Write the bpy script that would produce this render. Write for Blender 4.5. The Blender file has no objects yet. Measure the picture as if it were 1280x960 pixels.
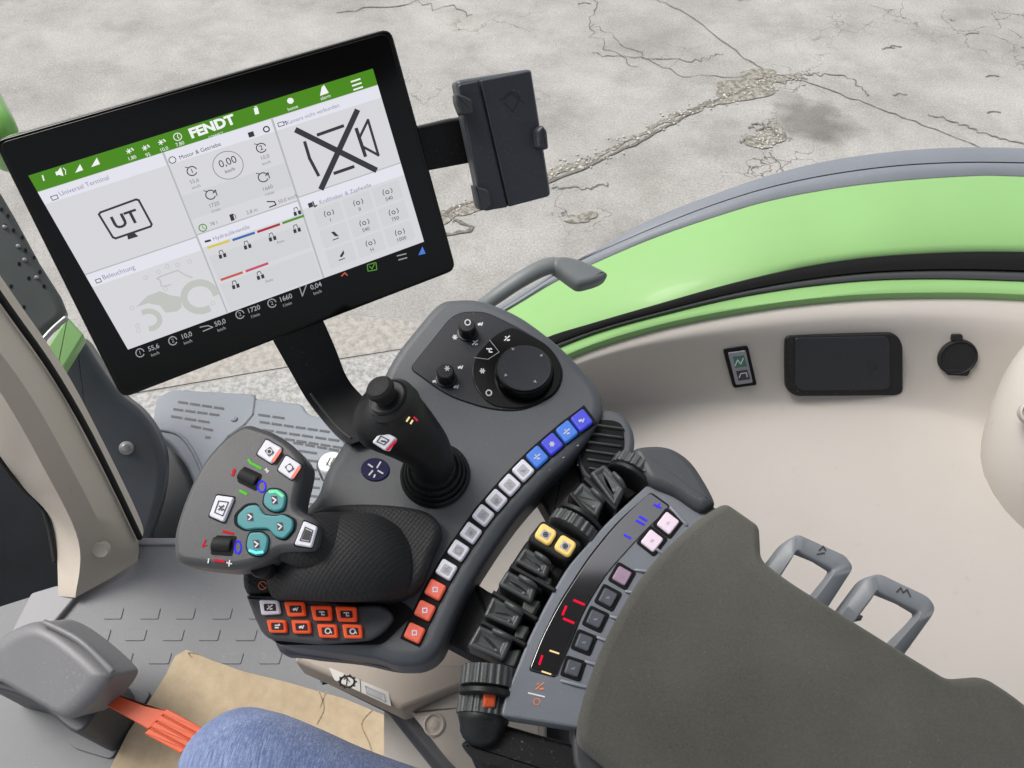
import bpy, bmesh, math, random
from math import radians, sin, cos, pi, sqrt, tan
from mathutils import Vector, Matrix
random.seed(7)
scene = bpy.context.scene
COL = scene.collection

# ------------------------------------------------------------------ camera
F = 924.4
CAM = Vector((0, 0, 2.55))
RX = Matrix.Rotation(radians(38), 3, 'X')
cd = bpy.data.cameras.new('camera'); cam = bpy.data.objects.new('camera', cd); COL.objects.link(cam)
cam.location = CAM; cam.rotation_euler = (radians(38), 0, 0)
cd.sensor_width = 36; cd.lens = F / 1280 * 36; cd.clip_start = 0.02; cd.clip_end = 400
scene.camera = cam

def ray(x, y):
    return RX @ Vector(((x - 640) / F, -(y - 480) / F, -1.0))

class Frame:
    """a real plane in the cab: a point, a normal"""
    def __init__(s, o, n):
        s.o = Vector(o); s.n = Vector(n).normalized()
    def p(s, x, y, h=0.0):
        d = ray(x, y); o = s.o + s.n * h
        return CAM + d * ((o - CAM).dot(s.n) / d.dot(s.n))
    def ppm(s, x, y):           # metres per pixel about a point
        return (s.p(x + 1, y) - s.p(x - 1, y)).length / 2

def Z(z): return Frame((0, 0, z), (0, 0, 1))
def pz(x, y, z): return Z(z).p(x, y)
def frame_at(x, y, z, n): return Frame(pz(x, y, z), n)

# ------------------------------------------------------------------ materials
def lin(c):
    if isinstance(c, str):
        c = [int(c[i:i+2], 16) / 255 for i in (1, 3, 5)]
        c = [v / 12.92 if v <= 0.04045 else ((v + 0.055) / 1.055) ** 2.4 for v in c]
    return (c[0], c[1], c[2], 1)

def mat(name, c, rough=0.5, spec=0.5, bump=0.0, bscale=900, var=0.0, vscale=8, emit=None, es=0, coat=0, metal=0):
    m = bpy.data.materials.new(name); m.use_nodes = True
    nt = m.node_tree; b = nt.nodes['Principled BSDF']; L = nt.links
    b.inputs['Base Color'].default_value = lin(c)
    b.inputs['Roughness'].default_value = rough
    b.inputs['Specular IOR Level'].default_value = spec
    b.inputs['Coat Weight'].default_value = coat
    b.inputs['Coat Roughness'].default_value = 0.08
    b.inputs['Metallic'].default_value = metal
    tc = nt.nodes.new('ShaderNodeTexCoord')
    if bump:
        n = nt.nodes.new('ShaderNodeTexNoise'); n.inputs['Scale'].default_value = bscale; n.inputs['Detail'].default_value = 3
        L.new(tc.outputs['Object'], n.inputs['Vector'])
        bp = nt.nodes.new('ShaderNodeBump'); bp.inputs['Strength'].default_value = bump; bp.inputs['Distance'].default_value = 0.0006
        L.new(n.outputs['Fac'], bp.inputs['Height']); L.new(bp.outputs['Normal'], b.inputs['Normal'])
    if var:
        n2 = nt.nodes.new('ShaderNodeTexNoise'); n2.inputs['Scale'].default_value = vscale; n2.inputs['Detail'].default_value = 8
        n2.inputs['Roughness'].default_value = 0.65
        L.new(tc.outputs['Object'], n2.inputs['Vector'])
        r = nt.nodes.new('ShaderNodeValToRGB')
        c0 = lin(c); r.color_ramp.elements[0].position = 0.3; r.color_ramp.elements[1].position = 0.7
        r.color_ramp.elements[0].color = [v * (1 - var) for v in c0[:3]] + [1]
        r.color_ramp.elements[1].color = [min(1, v * (1 + var)) for v in c0[:3]] + [1]
        L.new(n2.outputs['Fac'], r.inputs['Fac']); L.new(r.outputs['Color'], b.inputs['Base Color'])
        rr = nt.nodes.new('ShaderNodeMapRange'); rr.inputs['To Min'].default_value = max(0, rough - 0.08); rr.inputs['To Max'].default_value = min(1, rough + 0.08)
        L.new(n2.outputs['Fac'], rr.inputs['Value']); L.new(rr.outputs['Result'], b.inputs['Roughness'])
    if emit:
        b.inputs['Emission Color'].default_value = lin(emit); b.inputs['Emission Strength'].default_value = es
    return m

M = {}
M['shell'] = mat('console grey plastic', (0.077, 0.085, 0.096), 0.42, 0.45, 0.35, 1400, 0.06, 25)
M['shell_dark'] = mat('dark grey plastic', (0.050, 0.053, 0.060), 0.45, 0.45, 0.3, 1400, 0.06, 25)
M['head'] = mat('grip head plastic', (0.070, 0.072, 0.078), 0.42, 0.45, 0.3, 1500, 0.06, 25)
M['panel'] = mat('light grey panel plastic', (0.155, 0.172, 0.20), 0.40, 0.5, 0.25, 1500, 0.05, 25)
M['black'] = mat('black plastic', (0.010, 0.010, 0.011), 0.45, 0.3, 0.2, 1200, 0.1, 40)
M['blackmat'] = mat('matt black rubber', (0.014, 0.014, 0.015), 0.65, 0.3, 0.3, 1000, 0.1, 40)
M['stick'] = mat('joystick soft black', (0.011, 0.012, 0.013), 0.42, 0.33, 0.2, 1500, 0.1, 60)
M['bezel'] = mat('gloss black glass', (0.003, 0.003, 0.003), 0.10, 0.25)
M['gloss'] = mat('smoked display window', (0.004, 0.004, 0.007), 0.10, 0.5, coat=1.0)
M['glossring'] = mat('piano black', (0.003, 0.003, 0.003), 0.2, 0.2)
M['plate'] = mat('dark blue grey plate', (0.011, 0.013, 0.019), 0.38, 0.35, 0.2, 1600)
M['holder'] = mat('phone holder plastic', (0.038, 0.043, 0.055), 0.42, 0.45, 0.25, 1200, 0.08, 30)
M['beige'] = mat('beige liner plastic', (0.465, 0.434, 0.402), 0.5, 0.4, 0.3, 1500, 0.03, 5)
M['beige2'] = mat('beige pillar trim', (0.52, 0.465, 0.40), 0.5, 0.4, 0.3, 1500, 0.03, 5)
M['shaded_beige'] = mat('taupe console base plastic', (0.36, 0.31, 0.26), 0.5, 0.4, 0.3, 1500, 0.04, 8)  # beige base plastic, darkened in colour for the shade under the shell
M['green'] = mat('light green paint', (0.225, 0.42, 0.155), 0.55, 0.35, var=0.05, vscale=3, coat=0.1)
M['green2'] = mat('deep green paint', (0.16, 0.42, 0.07), 0.28, 0.5, coat=0.6)
M['lip'] = mat('grey fender lip rubber', (0.18, 0.197, 0.225), 0.5, 0.4, 0.3, 600, 0.05, 10)
M['handle'] = mat('grey handle plastic', (0.15, 0.165, 0.17), 0.45, 0.4, 0.3, 800, 0.08, 20)
M['floor'] = mat('grey floor mat', (0.165, 0.17, 0.18), 0.55, 0.4, 0.5, 500, 0.10, 6)
M['floorlight'] = mat('grey floor trim', (0.24, 0.24, 0.26), 0.5, 0.4, 0.3, 500, 0.06, 6)
M['housing'] = mat('steering base plastic', (0.16, 0.16, 0.17), 0.42, 0.5, 0.4, 900, 0.06, 12)
M['step'] = mat('blue grey step plastic', (0.215, 0.24, 0.275), 0.5, 0.4, 0.3, 400, 0.06, 8)
M['mudguard'] = mat('dark mudguard plastic', (0.055, 0.062, 0.072), 0.42, 0.45, 0.3, 400, 0.12, 6)
M['dark'] = mat('dark outer plastic', (0.022, 0.026, 0.030), 0.55, 0.3, 0.3, 300, 0.3, 5)  # dark mottled colour of the tank and lower panel
M['grille'] = mat('perforated grey sheet', (0.075, 0.085, 0.082), 0.5, 0.4, 0.3, 300, 0.1, 8)
M['orange'] = mat('orange plastic', (0.58, 0.085, 0.025), 0.42, 0.4, 0.1, 900)
M['orangekey'] = mat('orange key', (0.75, 0.11, 0.03), 0.4, 0.4, emit='#e03812', es=0.15)
M['white'] = mat('white cap', (0.75, 0.77, 0.76), 0.45, 0.4)
M['whitekey'] = mat('backlit white key', (0.62, 0.62, 0.68), 0.42, 0.4, 0.15, 1500, emit='#d8d8ee', es=0.08)
M['redkey'] = mat('backlit red key', (0.60, 0.13, 0.085), 0.4, 0.4, emit='#ff5a40', es=0.16)
M['bluekey'] = mat('backlit blue key', (0.05, 0.06, 0.45), 0.35, 0.5, emit='#2a38d8', es=0.22)
M['cyankey'] = mat('backlit cyan blue key', (0.05, 0.14, 0.48), 0.35, 0.5, emit='#2a70d8', es=0.25)
M['yellowkey'] = mat('backlit yellow key', (0.75, 0.55, 0.18), 0.4, 0.4, emit='#f0c860', es=0.15)
M['tealkey'] = mat('teal key', (0.05, 0.22, 0.24), 0.4, 0.45, 0.1, 1500, emit='#2a8890', es=0.15)
M['tealglow'] = mat('teal key glow', (0.1, 0.45, 0.45), 0.4, 0.4, emit='#50d8e0', es=0.5)
M['greenglow'] = mat('green glow', (0.1, 0.45, 0.2), 0.4, 0.4, emit='#50e090', es=0.45)
M['pinkkey'] = mat('pale pink key', (0.68, 0.58, 0.68), 0.4, 0.4, emit='#f0d0e8', es=0.08)
M['mauvekey'] = mat('mauve key', (0.32, 0.22, 0.31), 0.4, 0.4)
M['darkkey'] = mat('slate key', (0.062, 0.072, 0.09), 0.42, 0.5, 0.2, 1500)
M['navy'] = mat('navy badge', (0.008, 0.008, 0.06), 0.4, 0.12)
M['print_white'] = mat('white print', (0.72, 0.72, 0.75), 0.6, 0.2)
M['print_grey'] = mat('grey print', (0.30, 0.31, 0.35), 0.6, 0.2)
M['print_dark'] = mat('dark print', (0.06, 0.06, 0.065), 0.6, 0.2)
M['print_orange'] = mat('orange print', (0.75, 0.25, 0.12), 0.6, 0.2)
M['sticker'] = mat('white vinyl sticker', (0.50, 0.49, 0.46), 0.35, 0.5, 0.2, 800, 0.1, 60)
M['chrome'] = mat('screw metal', (0.4, 0.4, 0.4), 0.3, 0.5, metal=0.8)
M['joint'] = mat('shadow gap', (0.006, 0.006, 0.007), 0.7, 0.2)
def em(name, c, s=1.0):
    M[name] = mat(name, (0, 0, 0), 0.15, 0.25, emit=c, es=s*0.62); return M[name]
em('lcd', '#e6e6ea', 0.95); em('lcd_head', '#eeeef8', 1.0); em('lcd_cell', '#dcdde0', 0.98); em('lcd_line', '#c6c8cc', 0.9)
em('lcd_green', '#4f8f1e', 1.0); em('lcd_dark', '#3c3c42', 0.9); em('lcd_mid', '#8a8c94', 0.9); em('lcd_white', '#ffffff', 1.0)
em('lcd_tractor', '#ccceca', 0.97); em('lcd_yellow', '#e0cf5a', 1.0); em('lcd_blue', '#3a6fb8', 1.0); em('lcd_red', '#b03040', 1.0)
em('lcd_orange', '#d06050', 1.0); em('lcd_pink', '#d05070', 1.0); em('lcd_grn', '#5a9838', 1.0); em('lcd_status', '#b8b8bc', 0.8)
em('lcd_lilac', '#9890b0', 1.0)
em('led_red', '#e81838', 1.2); em('led_green', '#60d830', 1.0); em('led_blue', '#4030ff', 1.3); em('led_yellow', '#ffe0a0', 1.2)
em('led_pinkred', '#d8283c', 1.0); em('tri_blue', '#4f80e0', 1.0); em('led_white', '#e8e8f8', 0.8)

M['gloss'].node_tree.nodes['Principled BSDF'].inputs['IOR'].default_value = 2.4
M['gloss'].node_tree.nodes['Principled BSDF'].inputs['Coat IOR'].default_value = 1.8
def dust(keys, amt=0.3, scale=420, c=(0.34, 0.33, 0.31), lo=0.64, hi=0.74):
    for k in keys:
        nt = M[k].node_tree; L = nt.links; b = nt.nodes['Principled BSDF']; tc = nt.nodes.new('ShaderNodeTexCoord')
        n = nt.nodes.new('ShaderNodeTexNoise'); n.inputs['Scale'].default_value = scale; n.inputs['Detail'].default_value = 2; n.inputs['Roughness'].default_value = 0.7
        n2 = nt.nodes.new('ShaderNodeTexNoise'); n2.inputs['Scale'].default_value = 14; n2.inputs['Detail'].default_value = 4
        mr = nt.nodes.new('ShaderNodeMapRange'); mr.inputs['From Min'].default_value = lo; mr.inputs['From Max'].default_value = hi; mr.inputs['To Max'].default_value = amt
        m2 = nt.nodes.new('ShaderNodeMapRange'); m2.inputs['From Min'].default_value = 0.38; m2.inputs['From Max'].default_value = 0.68
        mu = nt.nodes.new('ShaderNodeMath'); mu.operation = 'MULTIPLY'; x = nt.nodes.new('ShaderNodeMix'); x.data_type = 'RGBA'
        L.new(tc.outputs['Object'], n.inputs['Vector']); L.new(tc.outputs['Object'], n2.inputs['Vector'])
        L.new(n.outputs['Fac'], mr.inputs['Value']); L.new(n2.outputs['Fac'], m2.inputs['Value']); L.new(mr.outputs['Result'], mu.inputs[0]); L.new(m2.outputs['Result'], mu.inputs[1])
        L.new(mu.outputs[0], x.inputs['Factor']); x.inputs['B'].default_value = (*c, 1)
        if b.inputs['Base Color'].links: L.new(b.inputs['Base Color'].links[0].from_socket, x.inputs['A'])
        else: x.inputs['A'].default_value = b.inputs['Base Color'].default_value
        L.new(x.outputs['Result'], b.inputs['Base Color'])
dust(['shell', 'shell_dark', 'head', 'panel', 'black', 'stick', 'plate', 'holder', 'mudguard', 'lid' if 'lid' in M else 'black'])
dust(['step', 'floor', 'lip', 'housing'], 0.35, 260, (0.42, 0.40, 0.36), 0.60, 0.72)
dust(['beige', 'beige2', 'shaded_beige'], 0.45, 60, (0.36, 0.33, 0.29), 0.66, 0.76)
def rubber_dots():
    m = mat('dimpled rubber', (0.020, 0.021, 0.023), 0.6, 0.3)
    nt = m.node_tree; b = nt.nodes['Principled BSDF']; L = nt.links
    tc = nt.nodes.new('ShaderNodeTexCoord'); mp = nt.nodes.new('ShaderNodeMapping')
    mp.inputs['Rotation'].default_value = (0, 0, radians(35)); mp.inputs['Scale'].default_value = (330, 330, 330)
    v = nt.nodes.new('ShaderNodeTexVoronoi'); v.inputs['Randomness'].default_value = 0.0; v.voronoi_dimensions = '2D'; v.inputs['Scale'].default_value = 1
    bp = nt.nodes.new('ShaderNodeBump'); bp.inputs['Strength'].default_value = 0.6; bp.inputs['Distance'].default_value = 0.0008; bp.invert = True
    L.new(tc.outputs['Object'], mp.inputs[0]); L.new(mp.outputs[0], v.inputs['Vector']); L.new(v.outputs['Distance'], bp.inputs['Height'])
    L.new(bp.outputs[0], b.inputs['Normal']); return m
M['dots'] = rubber_dots()

def fabric(name, c1, c2, scale, rough=0.9, big=6, bump=0.4):
    m = mat(name, c1, rough, 0.15)
    nt = m.node_tree; b = nt.nodes['Principled BSDF']; L = nt.links
    tc = nt.nodes.new('ShaderNodeTexCoord')
    n = nt.nodes.new('ShaderNodeTexNoise'); n.inputs['Scale'].default_value = scale; n.inputs['Detail'].default_value = 5; n.inputs['Roughness'].default_value = 0.7
    n2 = nt.nodes.new('ShaderNodeTexNoise'); n2.inputs['Scale'].default_value = big; n2.inputs['Detail'].default_value = 5
    a = nt.nodes.new('ShaderNodeMath'); a.operation = 'ADD'
    s = nt.nodes.new('ShaderNodeMath'); s.operation = 'MULTIPLY'; s.inputs[1].default_value = 0.5
    L.new(tc.outputs['Object'], n.inputs['Vector']); L.new(tc.outputs['Object'], n2.inputs['Vector'])
    L.new(n.outputs['Fac'], a.inputs[0]); L.new(n2.outputs['Fac'], a.inputs[1]); L.new(a.outputs[0], s.inputs[0])
    r = nt.nodes.new('ShaderNodeValToRGB'); r.color_ramp.elements[0].position = 0.36; r.color_ramp.elements[1].position = 0.64
    r.color_ramp.elements[0].color = lin(c1); r.color_ramp.elements[1].color = lin(c2)
    L.new(s.outputs[0], r.inputs['Fac']); L.new(r.outputs['Color'], b.inputs['Base Color'])
    bp = nt.nodes.new('ShaderNodeBump'); bp.inputs['Strength'].default_value = bump; bp.inputs['Distance'].default_value = 0.001
    L.new(n.outputs['Fac'], bp.inputs['Height']); L.new(bp.outputs[0], b.inputs['Normal'])
    b.inputs['Sheen Weight'].default_value = 0.15
    return m
def denim(name, c1, c2, scale, rough, big, bump):
    m = fabric(name, c1, c2, scale, rough, big, bump); nt = m.node_tree; L = nt.links; b = nt.nodes['Principled BSDF']
    tc = nt.nodes.new('ShaderNodeTexCoord'); col = b.inputs['Base Color'].links[0].from_socket
    for ang in (35, -55):
        mp = nt.nodes.new('ShaderNodeMapping'); mp.inputs['Rotation'].default_value = (0, 0, radians(ang)); mp.inputs['Scale'].default_value = (900, 60, 300)
        n = nt.nodes.new('ShaderNodeTexNoise'); n.inputs['Scale'].default_value = 1; n.inputs['Detail'].default_value = 3
        r = nt.nodes.new('ShaderNodeValToRGB'); r.color_ramp.elements[0].position = 0.35; r.color_ramp.elements[1].position = 0.65
        r.color_ramp.elements[0].color = (0.72, 0.74, 0.78, 1); r.color_ramp.elements[1].color = (1.3, 1.28, 1.22, 1)
        x = nt.nodes.new('ShaderNodeMix'); x.data_type = 'RGBA'; x.blend_type = 'MULTIPLY'; x.inputs['Factor'].default_value = 0.8
        L.new(tc.outputs['Object'], mp.inputs[0]); L.new(mp.outputs[0], n.inputs['Vector']); L.new(n.outputs['Fac'], r.inputs['Fac'])
        L.new(col, x.inputs['A']); L.new(r.outputs['Color'], x.inputs['B']); col = x.outputs['Result']
    L.new(col, b.inputs['Base Color']); return m
M['pad'] = fabric('armrest fabric', (0.066, 0.066, 0.057), (0.112, 0.111, 0.098), 700, 0.85, 9, 0.5)
M['denim'] = denim('blue denim', (0.085, 0.12, 0.25), (0.21, 0.265, 0.44), 520, 0.9, 14, 0.8)
M['card'] = fabric('cardboard', (0.37, 0.29, 0.19), (0.48, 0.39, 0.27), 60, 0.85, 7, 0.2)

# ------------------------------------------------------------------ object helpers
def thing(name, label, cat, loc, group=None, kind=None):
    o = bpy.data.objects.new(name, None); COL.objects.link(o); o.empty_display_size = 0.02
    o.location = loc; o['label'] = label; o['category'] = cat
    if group: o['group'] = group
    if kind: o['kind'] = kind
    return o
def wloc(o):
    v = Vector((0, 0, 0))
    while o: v += Vector(o.location); o = o.parent
    return v
def part(name, bm, m, parent=None, sharp=35, wn=True, label=None):
    bmesh.ops.recalc_face_normals(bm, faces=bm.faces[:])
    me = bpy.data.meshes.new(name)
    if parent:
        w = wloc(parent)
        for v in bm.verts: v.co -= w
    bm.to_mesh(me); bm.free()
    if isinstance(m, str): m = M[m]
    me.materials.append(m)
    me.shade_smooth(); me.set_sharp_from_angle(angle=radians(sharp))
    o = bpy.data.objects.new(name, me); COL.objects.link(o)
    if parent: o.parent = parent
    if wn:
        md = o.modifiers.new('wn', 'WEIGHTED_NORMAL'); md.keep_sharp = True; md.weight = 80
    if label: o['label'] = label
    return o
def rebase(o):
    """move a lone mesh's origin to its own base"""
    vs = [v.co for v in o.data.vertices]
    c = Vector((sum(v.x for v in vs) / len(vs), sum(v.y for v in vs) / len(vs), min(v.z for v in vs)))
    for v in o.data.vertices: v.co -= c
    o.location = c
def tag(o, label=None, cat=None, group=None, kind=None):
    if label: o['label'] = label
    if cat: o['category'] = cat
    if group: o['group'] = group
    if kind: o['kind'] = kind
    return o

def rnd(pts, r=4, n=5):
    """round the corners of a pixel outline"""
    out = []; N = len(pts)
    for i in range(N):
        p = Vector(pts[i][:2]); rr = pts[i][2] if len(pts[i]) > 2 else r
        a = Vector(pts[i-1][:2]); b = Vector(pts[(i+1) % N][:2])
        da, db = (a - p), (b - p)
        k = min(rr, da.length * 0.48, db.length * 0.48)
        if k < 0.05: out.append((p.x, p.y)); continue
        s = p + da.normalized() * k; e = p + db.normalized() * k
        for j in range(n + 1):
            t = j / n; q = s * (1-t)**2 + p * 2*t*(1-t) + e * t*t
            out.append((q.x, q.y))
    return out
def smo(pts, n=5, closed=True):
    out = []; N = len(pts)
    rng = range(N) if closed else range(N - 1)
    D = len(pts[0])
    for i in rng:
        if closed: P = [pts[(i-1) % N], pts[i], pts[(i+1) % N], pts[(i+2) % N]]
        else: P = [pts[max(i-1, 0)], pts[i], pts[i+1], pts[min(i+2, N-1)]]
        for j in range(n):
            t = j / n
            out.append(tuple(0.5 * (2*P[1][k] + (P[2][k]-P[0][k])*t + (2*P[0][k]-5*P[1][k]+4*P[2][k]-P[3][k])*t*t + (3*P[1][k]-P[0][k]-3*P[2][k]+P[3][k])*t**3) for k in range(D)))
    if not closed: out.append(tuple(pts[-1]))
    return out
def circ(x, y, rx, ry=None, n=32, rot=0):
    ry = ry or rx; c, s = cos(rot), sin(rot)
    return [(x + rx*cos(2*pi*i/n)*c - ry*sin(2*pi*i/n)*s, y + rx*cos(2*pi*i/n)*s + ry*sin(2*pi*i/n)*c) for i in range(n)]

def prism(fr, pts, top=0.0, depth=0.01, R=0.001, segs=4, Rin=None, crown=None, bm=None):
    """outline (pixels) -> solid on frame fr, rounded upper rim, optional crown [(inset, rise), ...]"""
    bm = bm or bmesh.new(); Rin = R if Rin is None else Rin
    T = [fr.p(x, y, top - R) for x, y in pts]
    clean = []
    for p in T:
        if not clean or (p - clean[-1]).length > 1e-5: clean.append(p)
    if (clean[0] - clean[-1]).length < 1e-5: clean.pop()
    T = clean
    area = Vector((0, 0, 0))
    for i in range(len(T)): area += (T[i] - T[0]).cross(T[(i+1) % len(T)] - T[0])
    if area.dot(fr.n) < 0: T.reverse()
    tv = [bm.verts.new(p) for p in T]; bv = [bm.verts.new(p - fr.n * (depth - R)) for p in T]
    f = bm.faces.new(tv); bm.faces.new(list(reversed(bv)))
    N = len(T)
    for i in range(N): bm.faces.new((tv[i], bv[i], bv[(i+1) % N], tv[(i+1) % N]))
    pa = 0
    steps = []
    for i in range(1, segs + 1) if R > 0 else []:
        a = i / segs * pi / 2
        steps.append((Rin * (cos(pa) - cos(a)), R * (sin(a) - sin(pa)))); pa = a
    if crown: steps += crown
    if steps:
        bm.faces.remove(f); cur = tv; P = [v.co.copy() for v in tv]; tot = 0; rise = 0
        # inward directions, evened at real corners and averaged over the short edges of rounded ones
        nd = []
        for i in range(N):
            e0 = (P[i] - P[i-1]); e1 = (P[(i+1) % N] - P[i])
            n0 = fr.n.cross(e0.normalized()); n1 = fr.n.cross(e1.normalized()); m = (n0 + n1)
            m = m.normalized() if m.length > 1e-6 else n0
            nd.append(m * min(1.35, 1 / max(0.5, m.dot(n0))))
        c = sum(P, Vector((0, 0, 0))) / N
        for t, d in steps:
            tot += t; rise += d
            Q = []
            for i in range(N):
                q = P[i] + nd[i] * tot + fr.n * rise
                Q.append(q)
            # collapse vertices whose edge has turned over
            for it in range(3):
                for i in range(N):
                    j = (i+1) % N
                    if (Q[j] - Q[i]).dot(P[j] - P[i]) < 0:
                        m = (Q[i] + Q[j]) / 2; Q[i] = m.copy(); Q[j] = m.copy()
            new = [bm.verts.new(q) for q in Q]
            for i in range(N): bm.faces.new((cur[i], cur[(i+1) % N], new[(i+1) % N], new[i]))
            cur = new
        fc = bm.faces.new(cur)
        bmesh.ops.remove_doubles(bm, verts=bm.verts[:], dist=2e-6)
        bm.normal_update()
    return bm
def quadc(x, y, w, h, ang):
    c, s = cos(radians(ang)), sin(radians(ang))
    return [(x + a*w/2*c - b*h/2*s, y + a*w/2*s + b*h/2*c) for a, b in ((-1,-1),(1,-1),(1,1),(-1,1))]

def stroke(bm, fr, pts, w, h, th=0.0003, closed=False):
    """flat ribbon of pixel width w along pixel polyline, at height h over the frame"""
    P = [Vector(p[:2]) for p in pts]
    if closed: P.append(P[0])
    for a, b in zip(P, P[1:]):
        d = (b - a)
        if d.length < 1e-6: continue
        d.normalize(); n = Vector((-d.y, d.x)) * w / 2; e = d * (w * 0.35 if len(P) > 2 else 0)
        q = [a - e - n, b + e - n, b + e + n, a - e + n]
        up = [bm.verts.new(fr.p(v.x, v.y, h)) for v in q]; lo = [bm.verts.new(fr.p(v.x, v.y, h - th)) for v in q]
        bm.faces.new(up)
        for i in range(4): bm.faces.new((up[i], lo[i], lo[(i+1) % 4], up[(i+1) % 4]))
    return bm
def poly(bm, fr, pts, h, th=0.0003):
    up = [bm.verts.new(fr.p(x, y, h)) for x, y in pts]; lo = [bm.verts.new(fr.p(x, y, h - th)) for x, y in pts]
    bm.faces.new(up); N = len(up)
    for i in range(N): bm.faces.new((up[i], lo[i], lo[(i+1) % N], up[(i+1) % N]))
    return bm
def ringstroke(bm, fr, x, y, r, w, h, a0=0, a1=360, n=20, ry=None):
    ry = ry or r
    pts = [(x + r*cos(radians(a0 + (a1-a0)*i/n)), y + ry*sin(radians(a0 + (a1-a0)*i/n))) for i in range(n+1)]
    return stroke(bm, fr, pts, w, h)
def text(bm, fr, x, y, s, size, d, h, align='CENTER', bold=0.0, dv=None, sx=1.0):
    cu = bpy.data.curves.new('t', 'FONT'); cu.body = s; cu.size = 1; cu.align_x = align; cu.align_y = 'CENTER'; cu.offset = bold
    cu.resolution_u = 3
    o = bpy.data.objects.new('t', cu); COL.objects.link(o)
    dg = bpy.context.evaluated_depsgraph_get(); dg.update()
    me = bpy.data.meshes.new_from_object(o.evaluated_get(dg))
    k = sqrt(d[0]**2 + d[1]**2); ux = (d[0]/k, d[1]/k)
    vy = dv if dv else (ux[1], -ux[0])
    t2 = bmesh.new(); t2.from_mesh(me)
    m = {}
    for v in t2.verts:
        a, b = v.co.x * size * sx, v.co.y * size
        m[v.index] = bm.verts.new(fr.p(x + ux[0]*a + vy[0]*b, y + ux[1]*a + vy[1]*b, h))
    for f in t2.faces:
        try: bm.faces.new([m[v.index] for v in f.verts])
        except ValueError: pass
    t2.free(); bpy.data.objects.remove(o); bpy.data.meshes.remove(me); bpy.data.curves.remove(cu)
    return bm

def axes(n, ref=Vector((1, 0, 0))):
    n = Vector(n).normalized(); u = (ref - n * ref.dot(n))
    if u.length < 1e-3: u = Vector((0, 1, 0)) - n * n.y
    u.normalize(); return u, n.cross(u)
def lathe(c, n, prof, seg=40, bm=None, mod=None):
    bm = bm or bmesh.new(); u, v = axes(n); n = Vector(n).normalized(); rows = []
    for r, h in prof:
        row = []
        for i in range(seg):
            a = 2*pi*i/seg; rr = r * (mod(i, h) if mod else 1)
            row.append(bm.verts.new(c + n*h + (u*cos(a) + v*sin(a))*rr))
        rows.append(row)
    for a, b in zip(rows, rows[1:]):
        for i in range(seg): bm.faces.new((a[i], a[(i+1) % seg], b[(i+1) % seg], b[i]))
    bm.faces.new(rows[0]); bm.faces.new(list(reversed(rows[-1])))
    return bm
def sweep(pts, seg=24, n=6, up=None, bm=None, caps=True, dome=True, ribs=None):
    """pts: (Vector, ra, rb); ra across, rb along 'up' direction"""
    bm = bm or bmesh.new()
    raw = [(p.x, p.y, p.z, ra, rb) for p, ra, rb in pts]
    S = smo(raw, n, False); rows = []
    up = Vector(up) if up else Vector((0, 0, 1))
    P = [Vector(s[:3]) for s in S]
    for i, s in enumerate(S):
        t = (P[min(i+1, len(P)-1)] - P[max(i-1, 0)]).normalized()
        side = t.cross(up)
        if side.length < 1e-3: side = Vector((1, 0, 0))
        side.normalize(); w = side.cross(t)
        k = ribs(i) if ribs else 1
        rows.append((P[i], t, side, w, s[3]*k, s[4]*k))
    allr = []
    def ring(c, side, w, ra, rb): return [bm.verts.new(c + side*ra*cos(2*pi*j/seg) + w*rb*sin(2*pi*j/seg)) for j in range(seg)]
    if dome:
        c, t, s_, w_, ra, rb = rows[0]; m_ = min(ra, rb)
        for q in (80, 60, 40, 20): allr.append(ring(c - t*m_*sin(radians(q))*0.8, s_, w_, ra*cos(radians(q)), rb*cos(radians(q))))
    for c, t, s_, w_, ra, rb in rows: allr.append(ring(c, s_, w_, ra, rb))
    if dome:
        c, t, s_, w_, ra, rb = rows[-1]; m_ = min(ra, rb)
        for q in (20, 40, 60, 80): allr.append(ring(c + t*m_*sin(radians(q))*0.8, s_, w_, ra*cos(radians(q)), rb*cos(radians(q))))
    for a, b in zip(allr, allr[1:]):
        for i in range(seg): bm.faces.new((a[i], a[(i+1) % seg], b[(i+1) % seg], b[i]))
    bm.faces.new(allr[0]); bm.faces.new(list(reversed(allr[-1])))
    return bm
def grid(rows, bm=None, thick=0.0):
    bm = bm or bmesh.new()
    V = [[bm.verts.new(p) for p in r] for r in rows]
    for a, b in zip(V, V[1:]):
        for i in range(len(a) - 1): bm.faces.new((a[i], a[i+1], b[i+1], b[i]))
    if thick:
        bmesh.ops.recalc_face_normals(bm, faces=bm.faces[:])
        s = sum(f.normal.z for f in bm.faces)
        if s < 0:
            for f in bm.faces: f.normal_flip()
        bmesh.ops.solidify(bm, geom=bm.faces[:], thickness=thick)
    return bm
def interp(tab, x):
    if x <= tab[0][0]:
        (x0, y0), (x1, y1) = tab[0], tab[1]
    elif x >= tab[-1][0]:
        (x0, y0), (x1, y1) = tab[-2], tab[-1]
    else:
        for (x0, y0), (x1, y1) in zip(tab, tab[1:]):
            if x0 <= x <= x1: break
    return y0 + (y1 - y0) * (x - x0) / (x1 - x0)
def sm_tab(tab, n=6): return smo(tab, n, False)

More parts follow.
